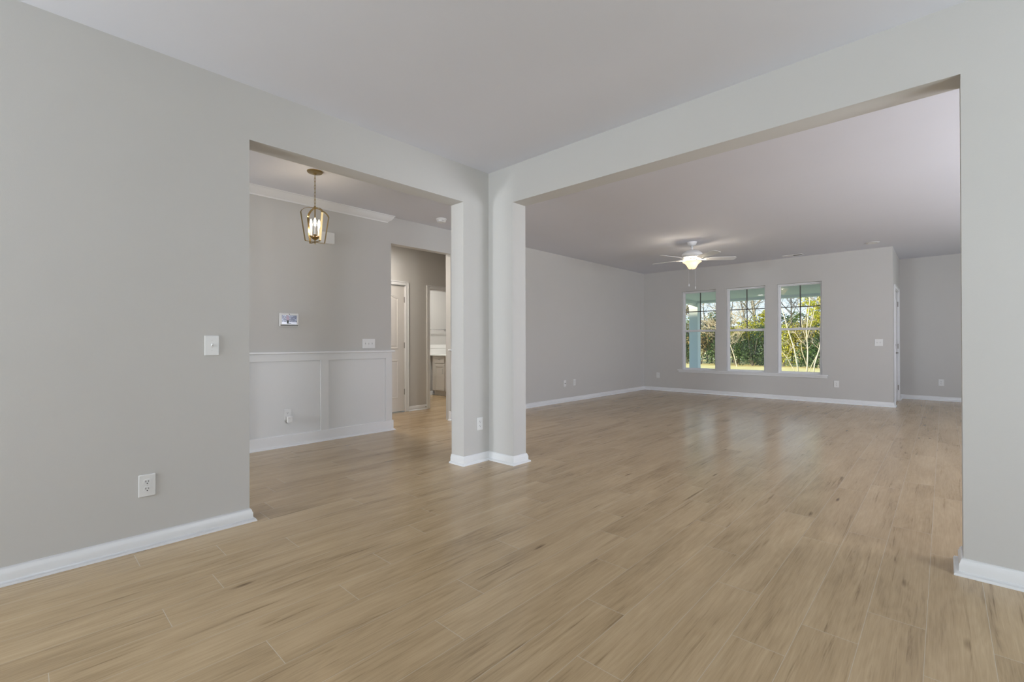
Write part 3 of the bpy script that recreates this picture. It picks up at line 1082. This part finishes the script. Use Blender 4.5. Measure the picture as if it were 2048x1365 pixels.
for k in range(4):
    a = a0 + k * math.pi / 2
    rd = Vector((math.cos(a), math.sin(a), 0))
    tg = Vector((-math.sin(a), math.cos(a), 0)) * 0.010
    pts = []
    for q in range(11):
        t = q / 10 * math.radians(78)
        r = 0.004 + 0.132 * math.sin(t) / math.sin(math.radians(78))
        z = 2.394 - 0.062 * (1 - math.cos(t)) / (1 - math.cos(math.radians(78)))
        pts.append(rd * r + Vector((0, 0, z)))
    pts += [rd * 0.1365 + Vector((0, 0, 2.329)), rd * 0.135 + Vector((0, 0, 2.322)), rd * 0.115 + Vector((0, 0, 2.20)), rd * 0.0945 + Vector((0, 0, 2.076)), rd * 0.091 + Vector((0, 0, 2.071)), rd * 0.05 + Vector((0, 0, 2.071)), rd * 0.002 + Vector((0, 0, 2.071))]
    MB().ribbon(pts, tg, 0.0030).build('cage_strap', M['brass'], root)
o = MB().lathe([(0.0, 2.050), (0.005, 2.052), (0.007, 2.058), (0.005, 2.065), (0.012, 2.068), (0.012, 2.076), (0.006, 2.080), (0.006, 2.092), (0.018, 2.096), (0.030, 2.106), (0.036, 2.118), (0.034, 2.120), (0.026, 2.110), (0.0, 2.106)], 28).build('candle_cup', M['brass'], root)
auto_smooth(o, 40)
for k in range(3):
    a = math.radians(246 + 120 * k)
    cx_, cy_ = 0.040 * math.cos(a), 0.040 * math.sin(a)
    o = MB().tube([(0.02 * math.cos(a), 0.02 * math.sin(a), 2.110), (cx_ * 0.9, cy_ * 0.9, 2.116), (cx_, cy_, 2.126)], 0.006, 8).lathe([(0.0, 2.122), (0.014, 2.124), (0.017, 2.132), (0.012, 2.134), (0.0, 2.134)], 16, (cx_, cy_, 0)).build('candle_arm', M['brass'], root, smooth=True)
    cs = MB().lathe([(0.0, 2.132), (0.0105, 2.132), (0.0105, 2.212), (0.0, 2.212)], 16, (cx_, cy_, 0)).build('candle_sleeve', M['counter'], root)
    auto_smooth(cs, 40)
    MB().lathe([(0.006, 2.210), (0.009, 2.220), (0.0125, 2.234), (0.0130, 2.246), (0.0095, 2.268), (0.004, 2.286), (0.0, 2.294)], 16, (cx_, cy_, 0)).build('bulb', M['bulb'], cs, smooth=True)
    pd = bpy.data.lights.new('bulb_light', 'POINT')
    pd.energy = 2.8
    pd.color = (1.0, 0.82, 0.6)
    pd.shadow_soft_size = 0.018
    po = bpy.data.objects.new('bulb_light', pd)
    COL.objects.link(po)
    po.location = (cx_, cy_, 2.250)
    po.parent = root

# ------------------------------------------------------------------ ceiling fan
FX, FY = 7.457, 2.970
root = tag(empty('ceiling_fan', Matrix.Translation((FX, FY, 0))), 'white five blade ceiling fan with a lit bowl light in the living room', 'ceiling fan')
o = MB().lathe([(0.0, H + 0.001), (0.075, H + 0.001), (0.074, H - 0.010), (0.062, H - 0.040), (0.040, H - 0.060), (0.018, H - 0.066), (0.0, H - 0.066)], 32).build('canopy', M['fanwhite'], root)
auto_smooth(o, 30)
MB().tube([(0, 0, H - 0.06), (0, 0, 2.60)], 0.0135, 16).build('downrod', M['fanwhite'], root, smooth=True)
o = MB().lathe([(0.0, 2.614), (0.030, 2.612), (0.050, 2.606), (0.105, 2.592), (0.140, 2.570), (0.156, 2.545), (0.154, 2.522), (0.138, 2.506), (0.144, 2.500), (0.140, 2.488), (0.100, 2.476), (0.0, 2.472)], 40).build('motor', M['fanwhite'], root)
auto_smooth(o, 30)
for k in range(5):
    a = math.radians(18 + 72 * k)
    rot = Matrix.Rotation(a, 4, 'Z')
    pit = Matrix.Rotation(math.radians(-12), 4, 'X')
    bb = MB()
    pts = [(0.185, -0.046, 0), (0.30, -0.058, 0), (0.48, -0.065, 0), (0.625, -0.066, 0), (0.655, -0.058, 0), (0.668, -0.040, 0), (0.672, 0.0, 0), (0.668, 0.040, 0), (0.655, 0.058, 0), (0.625, 0.066, 0), (0.48, 0.065, 0), (0.30, 0.058, 0), (0.185, 0.046, 0), (0.175, 0.0, 0)]
    bb.poly(pts, (0, 0, 0.006))
    o = bb.build('blade', M['fanwhite'], root)
    o.data.transform(Matrix.Translation((0, 0, 2.460)) @ rot @ pit)
    ib = MB()
    ib.ribbon([(0.085, 0.030, 2.470), (0.115, 0.028, 2.462), (0.150, 0.024, 2.450), (0.200, 0.030, 2.448), (0.245, 0.034, 2.447)], (0, 0.008, 0), 0.006)
    ib.ribbon([(0.085, -0.030, 2.470), (0.115, -0.028, 2.462), (0.150, -0.024, 2.450), (0.200, -0.030, 2.454), (0.245, -0.034, 2.458)], (0, 0.008, 0), 0.006)
    ib.ribbon([(0.085, 0.0, 2.472), (0.150, 0.0, 2.452), (0.205, 0.0, 2.449)], (0, 0.010, 0), 0.006)
    o2 = ib.build('blade_bracket', M['fanwhite'], o)
    o2.data.transform(rot)
o = MB().lathe([(0.0, 2.464), (0.052, 2.463), (0.060, 2.456), (0.062, 2.440), (0.054, 2.432), (0.0, 2.430)], 32).build('switch_housing', M['fanwhite'], root)
auto_smooth(o, 30)
bw = [(0.006, 2.306), (0.044, 2.306), (0.055, 2.312), (0.066, 2.330), (0.080, 2.356), (0.096, 2.380), (0.116, 2.399), (0.136, 2.411), (0.145, 2.417), (0.143, 2.421)]
bw2 = [(r - 0.005, z + 0.004) for r, z in reversed(bw[1:])]
bowl = MB().lathe(bw + bw2 + [(0.006, 2.311), (0.006, 2.306)], 40).build('lamp_bowl', M['bowl'], root, smooth=True)
bowl.visible_shadow = True
MB().lathe([(0.0, 2.288), (0.006, 2.290), (0.010, 2.297), (0.020, 2.302), (0.022, 2.308), (0.0, 2.309)], 20).build('finial', M['fanwhite'], root, smooth=True)
MB().tube([(0, 0, 2.432), (0, 0, 2.305)], 0.004, 8).build('centre_rod', M['fanwhite'], root)
for k in range(3):
    a = math.radians(100 + 120 * k)
    x_, y_ = 0.040 * math.cos(a), 0.040 * math.sin(a)
    MB().lathe([(0.0, 2.434), (0.010, 2.432), (0.010, 2.412), (0.014, 2.405), (0.017, 2.392), (0.012, 2.378), (0.0, 2.372)], 14, (x_, y_, 0)).build('bulb', M['bulb'], root, smooth=True)
    pd = bpy.data.lights.new('fan_bulb_light', 'POINT')
    pd.energy = 4.2
    pd.color = (1.0, 0.86, 0.68)
    pd.shadow_soft_size = 0.02
    po = bpy.data.objects.new('fan_bulb_light', pd)
    COL.objects.link(po)
    po.location = (x_ * 2.0, y_ * 2.0, 2.414)
    po.parent = root
for x_, y_, zb_ in ((-0.045, 0.035, 2.030), (0.042, -0.035, 1.990)):
    MB().tube([(x_, y_, 2.445), (x_, y_, zb_ + 0.03)], 0.0012, 5).build('pull_chain', M['chrome'], root)
    MB().lathe([(0.0, zb_ + 0.034), (0.004, zb_ + 0.030), (0.007, zb_ + 0.005), (0.005, zb_ - 0.010), (0.0, zb_ - 0.012)], 12, (x_, y_, 0)).build('pull_knob', M['fanwhite'], root, smooth=True)

# ------------------------------------------------------------------ hall and bathroom
root = tag(empty('door_stop', Matrix.Translation((4.690, VH - 0.016, 0.042))), 'small spring door stop on the short hall baseboard', 'door stop')
MB().lathe([(0.0, 0.0), (0.010, 0.0), (0.010, -0.004), (0.005, -0.006), (0.005, -0.050), (0.0, -0.050)], 14, (0, 0, 0), 'y').build('spring', M['steel'], root)
MB().lathe([(0.0, -0.050), (0.008, -0.050), (0.008, -0.062), (0.0, -0.064)], 14, (0, 0, 0), 'y').build('tip', M['plastic'], root)

CF = 6.060        # cabinet face
CY1 = 8.020       # left end of the cabinet as seen


def vanity(y0, y1, label, knob_side):
    root = tag(empty('vanity_cabinet', Matrix.Translation((CF, y0, 0))), label, 'cabinet', 'bathroom vanity cabinets')
    inv = Matrix.Translation((-CF, -y0, 0))

    def part(nm, mb, mat, par=root):
        o = mb.build(nm, mat)
        o.data.transform(inv)
        o.parent = par
        return o
    part('carcass', MB().box(CF + 0.018, UBATH - 0.002, y0 + 0.002, y1 - 0.002, 0.100, 0.842, 0.002, 1).box(CF + 0.075, UBATH - 0.002, y0 + 0.002, y1 - 0.002, 0.0, 0.101), M['cabinet'])
    dw = part('drawer', MB().box(CF, CF + 0.018, y0 + 0.006, y1 - 0.10, 0.690, 0.828, 0.004), M['cabinet'])
    ym = (y0 + y1 - 0.10) / 2
    part('knob', MB().lathe([(0.0, -0.024), (0.012, -0.022), (0.014, -0.014), (0.006, -0.010), (0.006, 0.0), (0.0, 0.0)], 16, (CF, ym, 0.760), 'x'), M['chrome'], dw)
    dr = MB().box(CF + 0.006, CF + 0.018, y0 + 0.006, y1 - 0.10, 0.112, 0.668, 0.002, 1)
    for (a, c, d, e_) in ((y0 + 0.006, y0 + 0.056, 0.112, 0.668), (y1 - 0.15, y1 - 0.10, 0.112, 0.668), (y0 + 0.056, y1 - 0.15, 0.112, 0.165), (y0 + 0.056, y1 - 0.15, 0.615, 0.668)):
        dr.box(CF - 0.002, CF + 0.010, a, c, d, e_, 0.003, 1)
    do = part('door', dr, M['cabinet'])
    yk = y0 + 0.035 if knob_side < 0 else y1 - 0.13
    part('pull', MB().tube([(CF, yk, 0.575), (CF - 0.026, yk, 0.575), (CF - 0.026, yk, 0.475), (CF, yk, 0.475)], 0.005, 8), M['chrome'], do)
    return root


vanity(7.590, CY1, 'painted vanity cabinet in the bathroom, the one by the back wall', -1)
vanity(7.100, 7.586, 'painted vanity cabinet cut off by the right side of the bathroom doorway', 1)
root = tag(empty('bathroom_counter', Matrix.Translation((CF, 7.09, 0.842))), 'bright white vanity countertop with backsplash in the bathroom', 'countertop')
inv = Matrix.Translation((-CF, -7.09, -0.842))
o = MB().box(CF - 0.030, UBATH - 0.002, 7.085, VBATH - 0.004, 0.842, 0.868, 0.005).build('slab', M['counter'])
o.data.transform(inv)
o.parent = root
bsb = MB().box(UBATH - 0.020, UBATH - 0.002, 7.085, VBATH - 0.004, 0.866, 0.985, 0.003)
bsb.box(UBATH - 0.024, UBATH - 0.002, 7.085, VBATH - 0.004, 0.988, 1.075, 0.003)
bsb.box(CF - 0.020, UBATH - 0.002, VBATH - 0.024, VBATH - 0.004, 0.866, 0.994, 0.003)
bsb.box(CF - 0.020, UBATH - 0.002, VBATH - 0.028, VBATH - 0.004, 0.998, 1.078, 0.003)
o = bsb.build('backsplash', M['counter'])
o.data.transform(inv)
o.parent = root
o = MB().lathe([(0.0, 0.868), (0.024, 0.868), (0.022, 0.885), (0.014, 0.892), (0.013, 0.960), (0.0, 0.962)], 18, (UBATH - 0.09, 7.30, 0)).tube([(UBATH - 0.09, 7.30, 0.955), (UBATH - 0.12, 7.30, 0.985), (UBATH - 0.18, 7.30, 0.985), (UBATH - 0.205, 7.30, 0.955)], 0.010, 10).build('faucet', M['chrome'], root, smooth=True)
o.data.transform(inv)

root = tag(empty('towel_bar', Matrix.Translation((6.465, VBATH, 1.402))), 'chrome towel bar on the bathroom wall above the vanity top', 'towel bar')
for x_ in (0.0, -0.61):
    MB().lathe([(0.0, 0.001), (0.026, 0.001), (0.024, -0.010), (0.011, -0.016), (0.011, -0.060), (0.014, -0.064), (0.014, -0.080), (0.0, -0.082)], 18, (x_, 0, 0), 'y').build('post', M['chrome'], root, smooth=True)
MB().tube([(0.0, -0.070, 0), (-0.61, -0.070, 0)], 0.008, 12).build('bar', M['chrome'], root, smooth=True)


def added_flush_light(name, x, y, watts, label, col):
    root = tag(empty(name, Matrix.Translation((x, y, H))), label, 'ceiling light')
    MB().lathe([(0.0, 0.001), (0.15, 0.001), (0.15, -0.020), (0.0, -0.020)], 32).build('base', M['plastic'], root)
    MB().lathe([(0.14, -0.020), (0.125, -0.055), (0.08, -0.080), (0.0, -0.090)], 32).build('diffuser', M['downlight'], root, smooth=True)
    d_ = bpy.data.lights.new('lamp', 'AREA')
    d_.shape = 'DISK'
    d_.size = 0.3
    d_.energy = watts
    d_.color = col
    o_ = bpy.data.objects.new('lamp', d_)
    COL.objects.link(o_)
    o_.location = (0, 0, -0.10)
    o_.parent = root


added_flush_light('bath_fill_light', 5.45, 7.25, 20, 'added round flush ceiling light brightening the bathroom, out of sight above the doorway', (1.0, 0.97, 0.92))  # unseen fixture added to brighten the bathroom
added_flush_light('hall_fill_light', 3.40, 5.85, 18, 'added round flush ceiling light brightening the hall, out of sight above the opening', (1.0, 0.90, 0.78))  # unseen fixture added because the hall was too dark

# ------------------------------------------------------------------ porch and garden
GZ = -0.25
struct(MB().box(-60, 90, -60, 80, GZ - 0.2, GZ).build('lawn', M['lawn']), 'dry golden lawn behind the house')
struct(MB().box(UF2, 13.45, VN + 0.13, 5.50, GZ, -0.12).build('porch_floor', M['concrete']))
PC = 2.270
struct(MB().box(UF2, 13.50, VN + 0.13, 5.50, PC, PC + 0.10).build('porch_ceiling', M['porchwhite']), 'porch ceiling beyond the windows')
bmb = MB()
bmb.box(12.98, 13.26, VN + 0.13, 5.29, PC - 0.045, PC)
bmb.box(UF2, 12.98, 5.03, 5.29, PC - 0.045, PC)
bmb.box(UF2, 13.26, 5.07, 5.25, PC - 0.085, PC - 0.045)
bmb.box(13.02, 13.22, VN + 0.13, 5.07, PC - 0.055, PC - 0.045)
struct(bmb.build('porch_beam', M['porchwhite']), 'white beam along the porch edge')
root = tag(empty('porch_column', Matrix.Translation((13.12, 5.155, -0.12))), 'square white porch column outside the left window', 'column')
MB().box(-0.108, 0.108, -0.119, 0.119, 0.0, PC - 0.045 + 0.12, 0.003, 1).build('shaft', M['porchwhite'], root)
MB().box(-0.130, 0.130, -0.140, 0.140, 0.0, 0.22, 0.006).build('plinth', M['porchwhite'], root)
MB().box(-0.114, 0.114, -0.125, 0.125, 2.170, 2.190, 0.003, 1).build('collar', M['porchwhite'], root)
root = tag(empty('porch_light', Matrix.Translation((12.35, 3.25, PC))), 'small round lit downlight in the porch ceiling outside middle window', 'downlight')
o = MB().lathe([(0.062, 0.001), (0.095, 0.001), (0.095, -0.006), (0.066, -0.010), (0.062, -0.004)], 32).build('ring', M['plastic'], root)
MB().lathe([(0.0, -0.004), (0.064, -0.004), (0.064, 0.001)], 32).build('lens', M['downlight'], root)

# unseen house-shaped block added to keep low sun off front windows and lower column
root = struct(empty('neighbour_house', Matrix.Translation((-18, 14, GZ))))
nh = MB()
nh.box(-9, 0, -32, 34, 0, 6.2)
nh.build('walls', M['siding'], root)
nr = MB()
RZ = 12.3
nr.poly([(-9.6, -32.4, 6.1), (0.6, -32.4, 6.1), (-4.5, -32.4, RZ)], (0, 66.8, 0))
nr.build('roof', M['roofing'], root)


def leaf_mesh(name, clumps, size, mat, parent, aspect=0.6):
    """clumps: (centre, radii, count); every leaf a small bent quad"""
    P_, Q_ = [], []
    base = 0
    for c, r, cnt in clumps:
        d = RNG.normal(size=(cnt, 3))
        d /= np.linalg.norm(d, axis=1)[:, None]
        rad = RNG.uniform(0.25, 1.0, cnt) ** 0.45
        p = np.array(c) + d * rad[:, None] * np.array(r)
        a = RNG.normal(size=(cnt, 3))
        a /= np.linalg.norm(a, axis=1)[:, None]
        b2 = np.cross(a, RNG.normal(size=(cnt, 3)))
        b2 /= np.linalg.norm(b2, axis=1)[:, None]
        s = size * RNG.uniform(0.6, 1.3, cnt)[:, None]
        a, b2 = a * s * 0.5, b2 * s * 0.5 * aspect
        q = np.stack([p - a, p + b2, p + a, p - b2], axis=1)
        P_.append(q.reshape(-1, 3))
        Q_.append((np.arange(cnt * 4).reshape(cnt, 4) + base))
        base += cnt * 4
    me = bpy.data.meshes.new(name)
    vv = np.concatenate(P_)
    vv[:, 2] = np.maximum(vv[:, 2], 0.02)
    ff = np.concatenate(Q_)
    me.from_pydata(vv.tolist(), [], ff.tolist())
    me.materials.append(mat)
    o = bpy.data.objects.new(name, me)
    COL.objects.link(o)
    o.parent = parent
    return o


def grow(mb, p, d, length, r, level, rnd, tips, seg=5):
    npt = 4
    pts, rads = [Vector(p)], [r]
    cur, dr = Vector(p), Vector(d).normalized()
    for i in range(npt):
        dr = (dr + Vector((rnd.uniform(-1, 1), rnd.uniform(-1, 1), rnd.uniform(-0.4, 0.8))) * 0.13).normalized()
        cur = cur + dr * (length / npt)
        pts.append(cur.copy())
        rads.append(max(0.005, r * (1 - 0.75 * (i + 1) / npt)))
    mb.tube(pts, rads, seg if level < 2 else 3, caps=False)
    tips.append(cur.copy())
    if level >= 3:
        return
    nb = (9, 6, 5)[level]
    for k in range(nb):
        t = rnd.uniform(0.35 if level == 0 else 0.2, 1.0) * npt
        i = min(int(t), npt - 1)
        q = pts[i].lerp(pts[i + 1], t - i)
        ax = (pts[i + 1] - pts[i]).normalized()
        side = Vector((rnd.uniform(-1, 1), rnd.uniform(-1, 1), rnd.uniform(-0.2, 0.6)))
        side = (side - ax * side.dot(ax)).normalized()
        nd = (ax * rnd.uniform(0.5, 0.9) + side).normalized()
        grow(mb, q, nd, length * rnd.uniform(0.35, 0.55), max(0.006, rads[i] * 0.5), level + 1, rnd, tips, seg)


def tree(name, u, v, height, rad, bark, label, cat, group, seed, leaves=None, lean=(0, 0)):
    rnd = random.Random(seed)
    root = tag(empty(name, Matrix.Translation((u, v, GZ))), label, cat, group)
    mb, tips = MB(), []
    grow(mb, (0, 0, -0.05), (lean[0], lean[1], 1), height, rad, 0, rnd, tips)
    mb.build('trunk', bark, root, smooth=True)
    if leaves:
        mat, frac, rr, cnt, size = leaves
        rnd.shuffle(tips)
        cl = [((t.x, t.y, t.z), (rr, rr, rr * 0.8), cnt) for t in tips[:max(1, int(len(tips) * frac))]]
        leaf_mesh('foliage', cl, size, mat, root)
    return root


def crown_tree(u, v, height, rx, mat, label, seed, bark, z0=0.25, cnt=90, clumps=44, size=0.085):
    rnd = random.Random(seed)
    root = tag(empty('leafy_tree', Matrix.Translation((u, v, GZ))), label, 'tree', 'leafy trees beyond the lawn')
    mb, tips = MB(), []
    grow(mb, (0, 0, -0.05), (0, 0, 1), height * 0.62, 0.05, 0, rnd, tips)
    mb.build('trunk', bark, root, smooth=True)
    cl = []
    for k in range(clumps):
        while True:
            p = Vector((rnd.uniform(-1, 1), rnd.uniform(-1, 1), rnd.uniform(-1, 1)))
            if p.length < 1:
                break
        zc = height * (z0 + (1 - z0) * (0.5 + 0.5 * p.z))
        r = rnd.uniform(0.16, 0.30) * min(1.3, rx)
        cl.append(((p.x * rx, p.y * rx, zc), (r, r, r * 0.75), cnt))
    leaf_mesh('foliage', cl, size, mat, root)
    return root


def shrub(u, v, w, h, mat, label, seed, cnt=2600, size=0.10):
    rnd = random.Random(seed)
    root = tag(empty('shrub', Matrix.Translation((u, v, GZ))), label, 'shrub', 'shrubs along the far edge of the lawn')
    mb = MB()
    for k in range(5):
        a = rnd.uniform(0, 6.28)
        mb.tube([(0, 0, 0), (0.15 * w * math.cos(a), 0.15 * w * math.sin(a), h * 0.4), (0.3 * w * math.cos(a), 0.3 * w * math.sin(a), h * 0.8)], [0.03, 0.02, 0.008], 5)
    mb.build('stem', M['barkdark'], root)
    cl = []
    for k in range(9):
        a = rnd.uniform(0, 6.28)
        rr = rnd.uniform(0, 0.32) * w
        cl.append(((rr * math.cos(a), rr * math.sin(a), h * rnd.uniform(0.18, 0.78)), (w * 0.30, w * 0.30, h * 0.24), cnt // 9))
    leaf_mesh('foliage', cl, size, mat, root)
    return root


ORD = ['first', 'second', 'third', 'fourth', 'fifth', 'sixth', 'seventh', 'eighth', 'ninth', 'tenth', 'eleventh', 'twelfth', 'thirteenth', 'fourteenth', 'fifteenth', 'sixteenth']
# bare trees, from the left of the view (large v) to the right
bare = [(31.5, 14.2, 6.5, 0.08), (30.5, 12.6, 5.6, 0.05), (32.5, 11.9, 6.0, 0.06), (31.0, 11.1, 5.2, 0.045), (33.0, 10.4, 6.2, 0.06), (30.8, 9.45, 5.4, 0.05),
        (31.8, 8.95, 6.4, 0.08), (30.4, 8.25, 6.6, 0.10), (32.6, 7.95, 5.6, 0.05), (33.0, 6.9, 6.8, 0.06), (34.5, 6.55, 6.2, 0.06), (31.0, 6.05, 5.6, 0.045), (33.5, 4.4, 6.5, 0.07), (31.0, 2.6, 6.0, 0.07)]
for i, (u_, v_, h_, r_) in enumerate(bare):
    tree('bare_tree', u_, v_, h_, r_, M['bark'] if i % 3 else M['barkdark'], 'bare winter tree, %s from the left among the leafless trees beyond the lawn' % ORD[i], 'tree', 'bare trees beyond the lawn', 100 + i)
for i, (u_, v_, h_, ln, lb_) in enumerate(((27.6, 9.02, 3.0, 0.10, 'thin pale sapling before the dark shrubs, left one of two in the middle window'), (27.4, 8.42, 2.9, 0.30, 'thin pale leaning sapling before the dark shrubs, right one of two in the middle window'))):
    tree('sapling', u_, v_, h_, 0.028, M['barksapling'], lb_, 'tree', None, 900 + i, lean=(0, ln))
leafy = [('leaf_brown', 30.2, 12.7, 5.4, 0.9, 'brown leaved'), ('leaf_dark', 33.5, 11.7, 3.6, 0.8, 'dark needled'), ('leaf_green', 33.0, 10.9, 2.9, 0.7, 'green leaved'), ('leaf_brown', 30.6, 10.5, 3.0, 0.9, 'russet leaved'), ('leaf_yellow', 31.0, 9.4, 2.6, 0.7, 'sparse yellow leaved'),
         ('leaf_yellow', 30.2, 7.55, 3.7, 0.6, 'yellow green leaved'), ('leaf_green', 33.5, 6.6, 3.2, 1.0, 'low green leaved'), ('leaf_yellow', 28.4, 4.75, 5.0, 0.85, 'tall yellow green leaved'), ('leaf_olive', 30.6, 4.3, 5.2, 1.0, 'olive leaved'), ('leaf_green', 30.5, 2.6, 5.0, 1.2, 'rounded green leaved')]
for i, (mt, u_, v_, h_, rx_, ds) in enumerate(leafy):
    crown_tree(u_, v_, h_, rx_, M[mt], '%s tree, %s from the left among the leafy trees beyond the lawn' % (ds, ORD[i]), 300 + i, M['bark'], z0=0.40 if h_ > 4.5 else 0.25)
shr = [('leaf_dark', 29.5, 14.6, 2.2, 2.6), ('leaf_brown', 29.0, 13.2, 2.0, 2.8), ('leaf_dark', 29.3, 12.0, 1.9, 2.5), ('leaf_brown', 29.0, 11.0, 1.8, 2.5), ('leaf_dark', 28.9, 10.0, 1.9, 2.4), ('leaf_dark', 29.0, 9.0, 2.0, 2.2),
       ('leaf_yellow', 29.4, 8.15, 1.9, 3.0), ('leaf_dark', 28.7, 8.0, 1.9, 2.0), ('leaf_dark', 29.0, 7.2, 1.8, 2.4), ('leaf_yellow', 29.0, 6.5, 1.7, 2.8), ('leaf_olive', 29.2, 5.7, 1.9, 2.7), ('leaf_dark', 28.6, 5.0, 1.8, 1.9), ('leaf_olive', 29.6, 4.2, 2.0, 2.6), ('leaf_green', 29.0, 3.2, 2.0, 2.4), ('leaf_dark', 29.5, 2.0, 2.2, 2.4)]
words_ = {'leaf_dark': 'dark green', 'leaf_brown': 'brownish', 'leaf_olive': 'olive', 'leaf_yellow': 'bright yellow green', 'leaf_green': 'mid green'}
for i, (mt, u_, v_, w_, h_) in enumerate(shr):
    shrub(u_, v_, w_, h_, M[mt], '%s shrub, %s from the left in the row along the far lawn edge' % (words_[mt], ORD[i]), 500 + i)
# thicket behind the shrubs
for i in range(8):
    v_ = 17.0 - i * 2.2
    o = shrub(35.0 + (i % 2) * 1.2, v_, 3.4, 3.0 + 0.4 * (i % 3), M['leaf_green' if i % 2 else 'leaf_dark'], 'large wild bush, %s from the left in the thicket behind the trees' % ORD[i], 700 + i, 3000, 0.16)
    o['group'] = 'bushes of the thicket'

# young multi-stem tree on the lawn in front of the right window
root = tag(empty('young_tree', Matrix.Translation((20.5, 4.02, GZ))), 'young bare tree with several pale slender stems outside the right window', 'tree')
stems = [([(0.0, 0.05, 0), (-0.02, 0.10, 0.5), (0.0, 0.20, 1.1), (0, 0.42, 1.9), (0, 0.62, 2.7), (0, 0.8, 3.4)], 0.026),
         ([(0.05, -0.18, 0), (0.05, -0.22, 0.45), (0.05, -0.24, 1.0), (0.05, -0.20, 1.8), (0.05, -0.30, 2.8), (0, -0.34, 3.6)], 0.030),
         ([(0.0, -0.42, 0), (0.0, -0.46, 0.5), (0.0, -0.62, 1.1), (0.0, -0.70, 1.7), (0.05, -0.72, 2.6), (0.05, -0.66, 3.4)], 0.026),
         ([(0.02, 0.14, 0), (0.0, 0.22, 0.3), (0.0, 0.45, 0.75), (0.0, 0.62, 1.0)], 0.013),
         ([(0.03, -0.25, 0), (0.0, -0.34, 0.4), (0.0, -0.60, 1.0), (0.0, -0.78, 1.5)], 0.014),
         ([(0.03, -0.20, 0.5), (0.0, -0.06, 1.0), (0.0, -0.02, 1.4)], 0.014),
         ([(0.05, -0.22, 1.5), (0.0, -0.40, 2.2), (0.0, -0.55, 3.0)], 0.016),
         ([(0.05, -0.23, 1.3), (0.0, -0.08, 1.9), (0.0, 0.0, 2.6)], 0.012)]
for pts, r_ in stems:
    mb = MB()
    k_ = len(pts)
    mb.tube(pts, [r_ * (1 - 0.6 * i / (k_ - 1)) for i in range(k_)], 7)
    rnd = random.Random(len(pts) * 7 + int(r_ * 1000))
    tips = []
    for j in range(2, k_):
        grow(mb, pts[j], (rnd.uniform(-1, 1), rnd.uniform(-1, 1), 1.0), 0.5, 0.006, 2, rnd, tips)
    mb.build('stem', M['barksapling'], root, smooth=True)
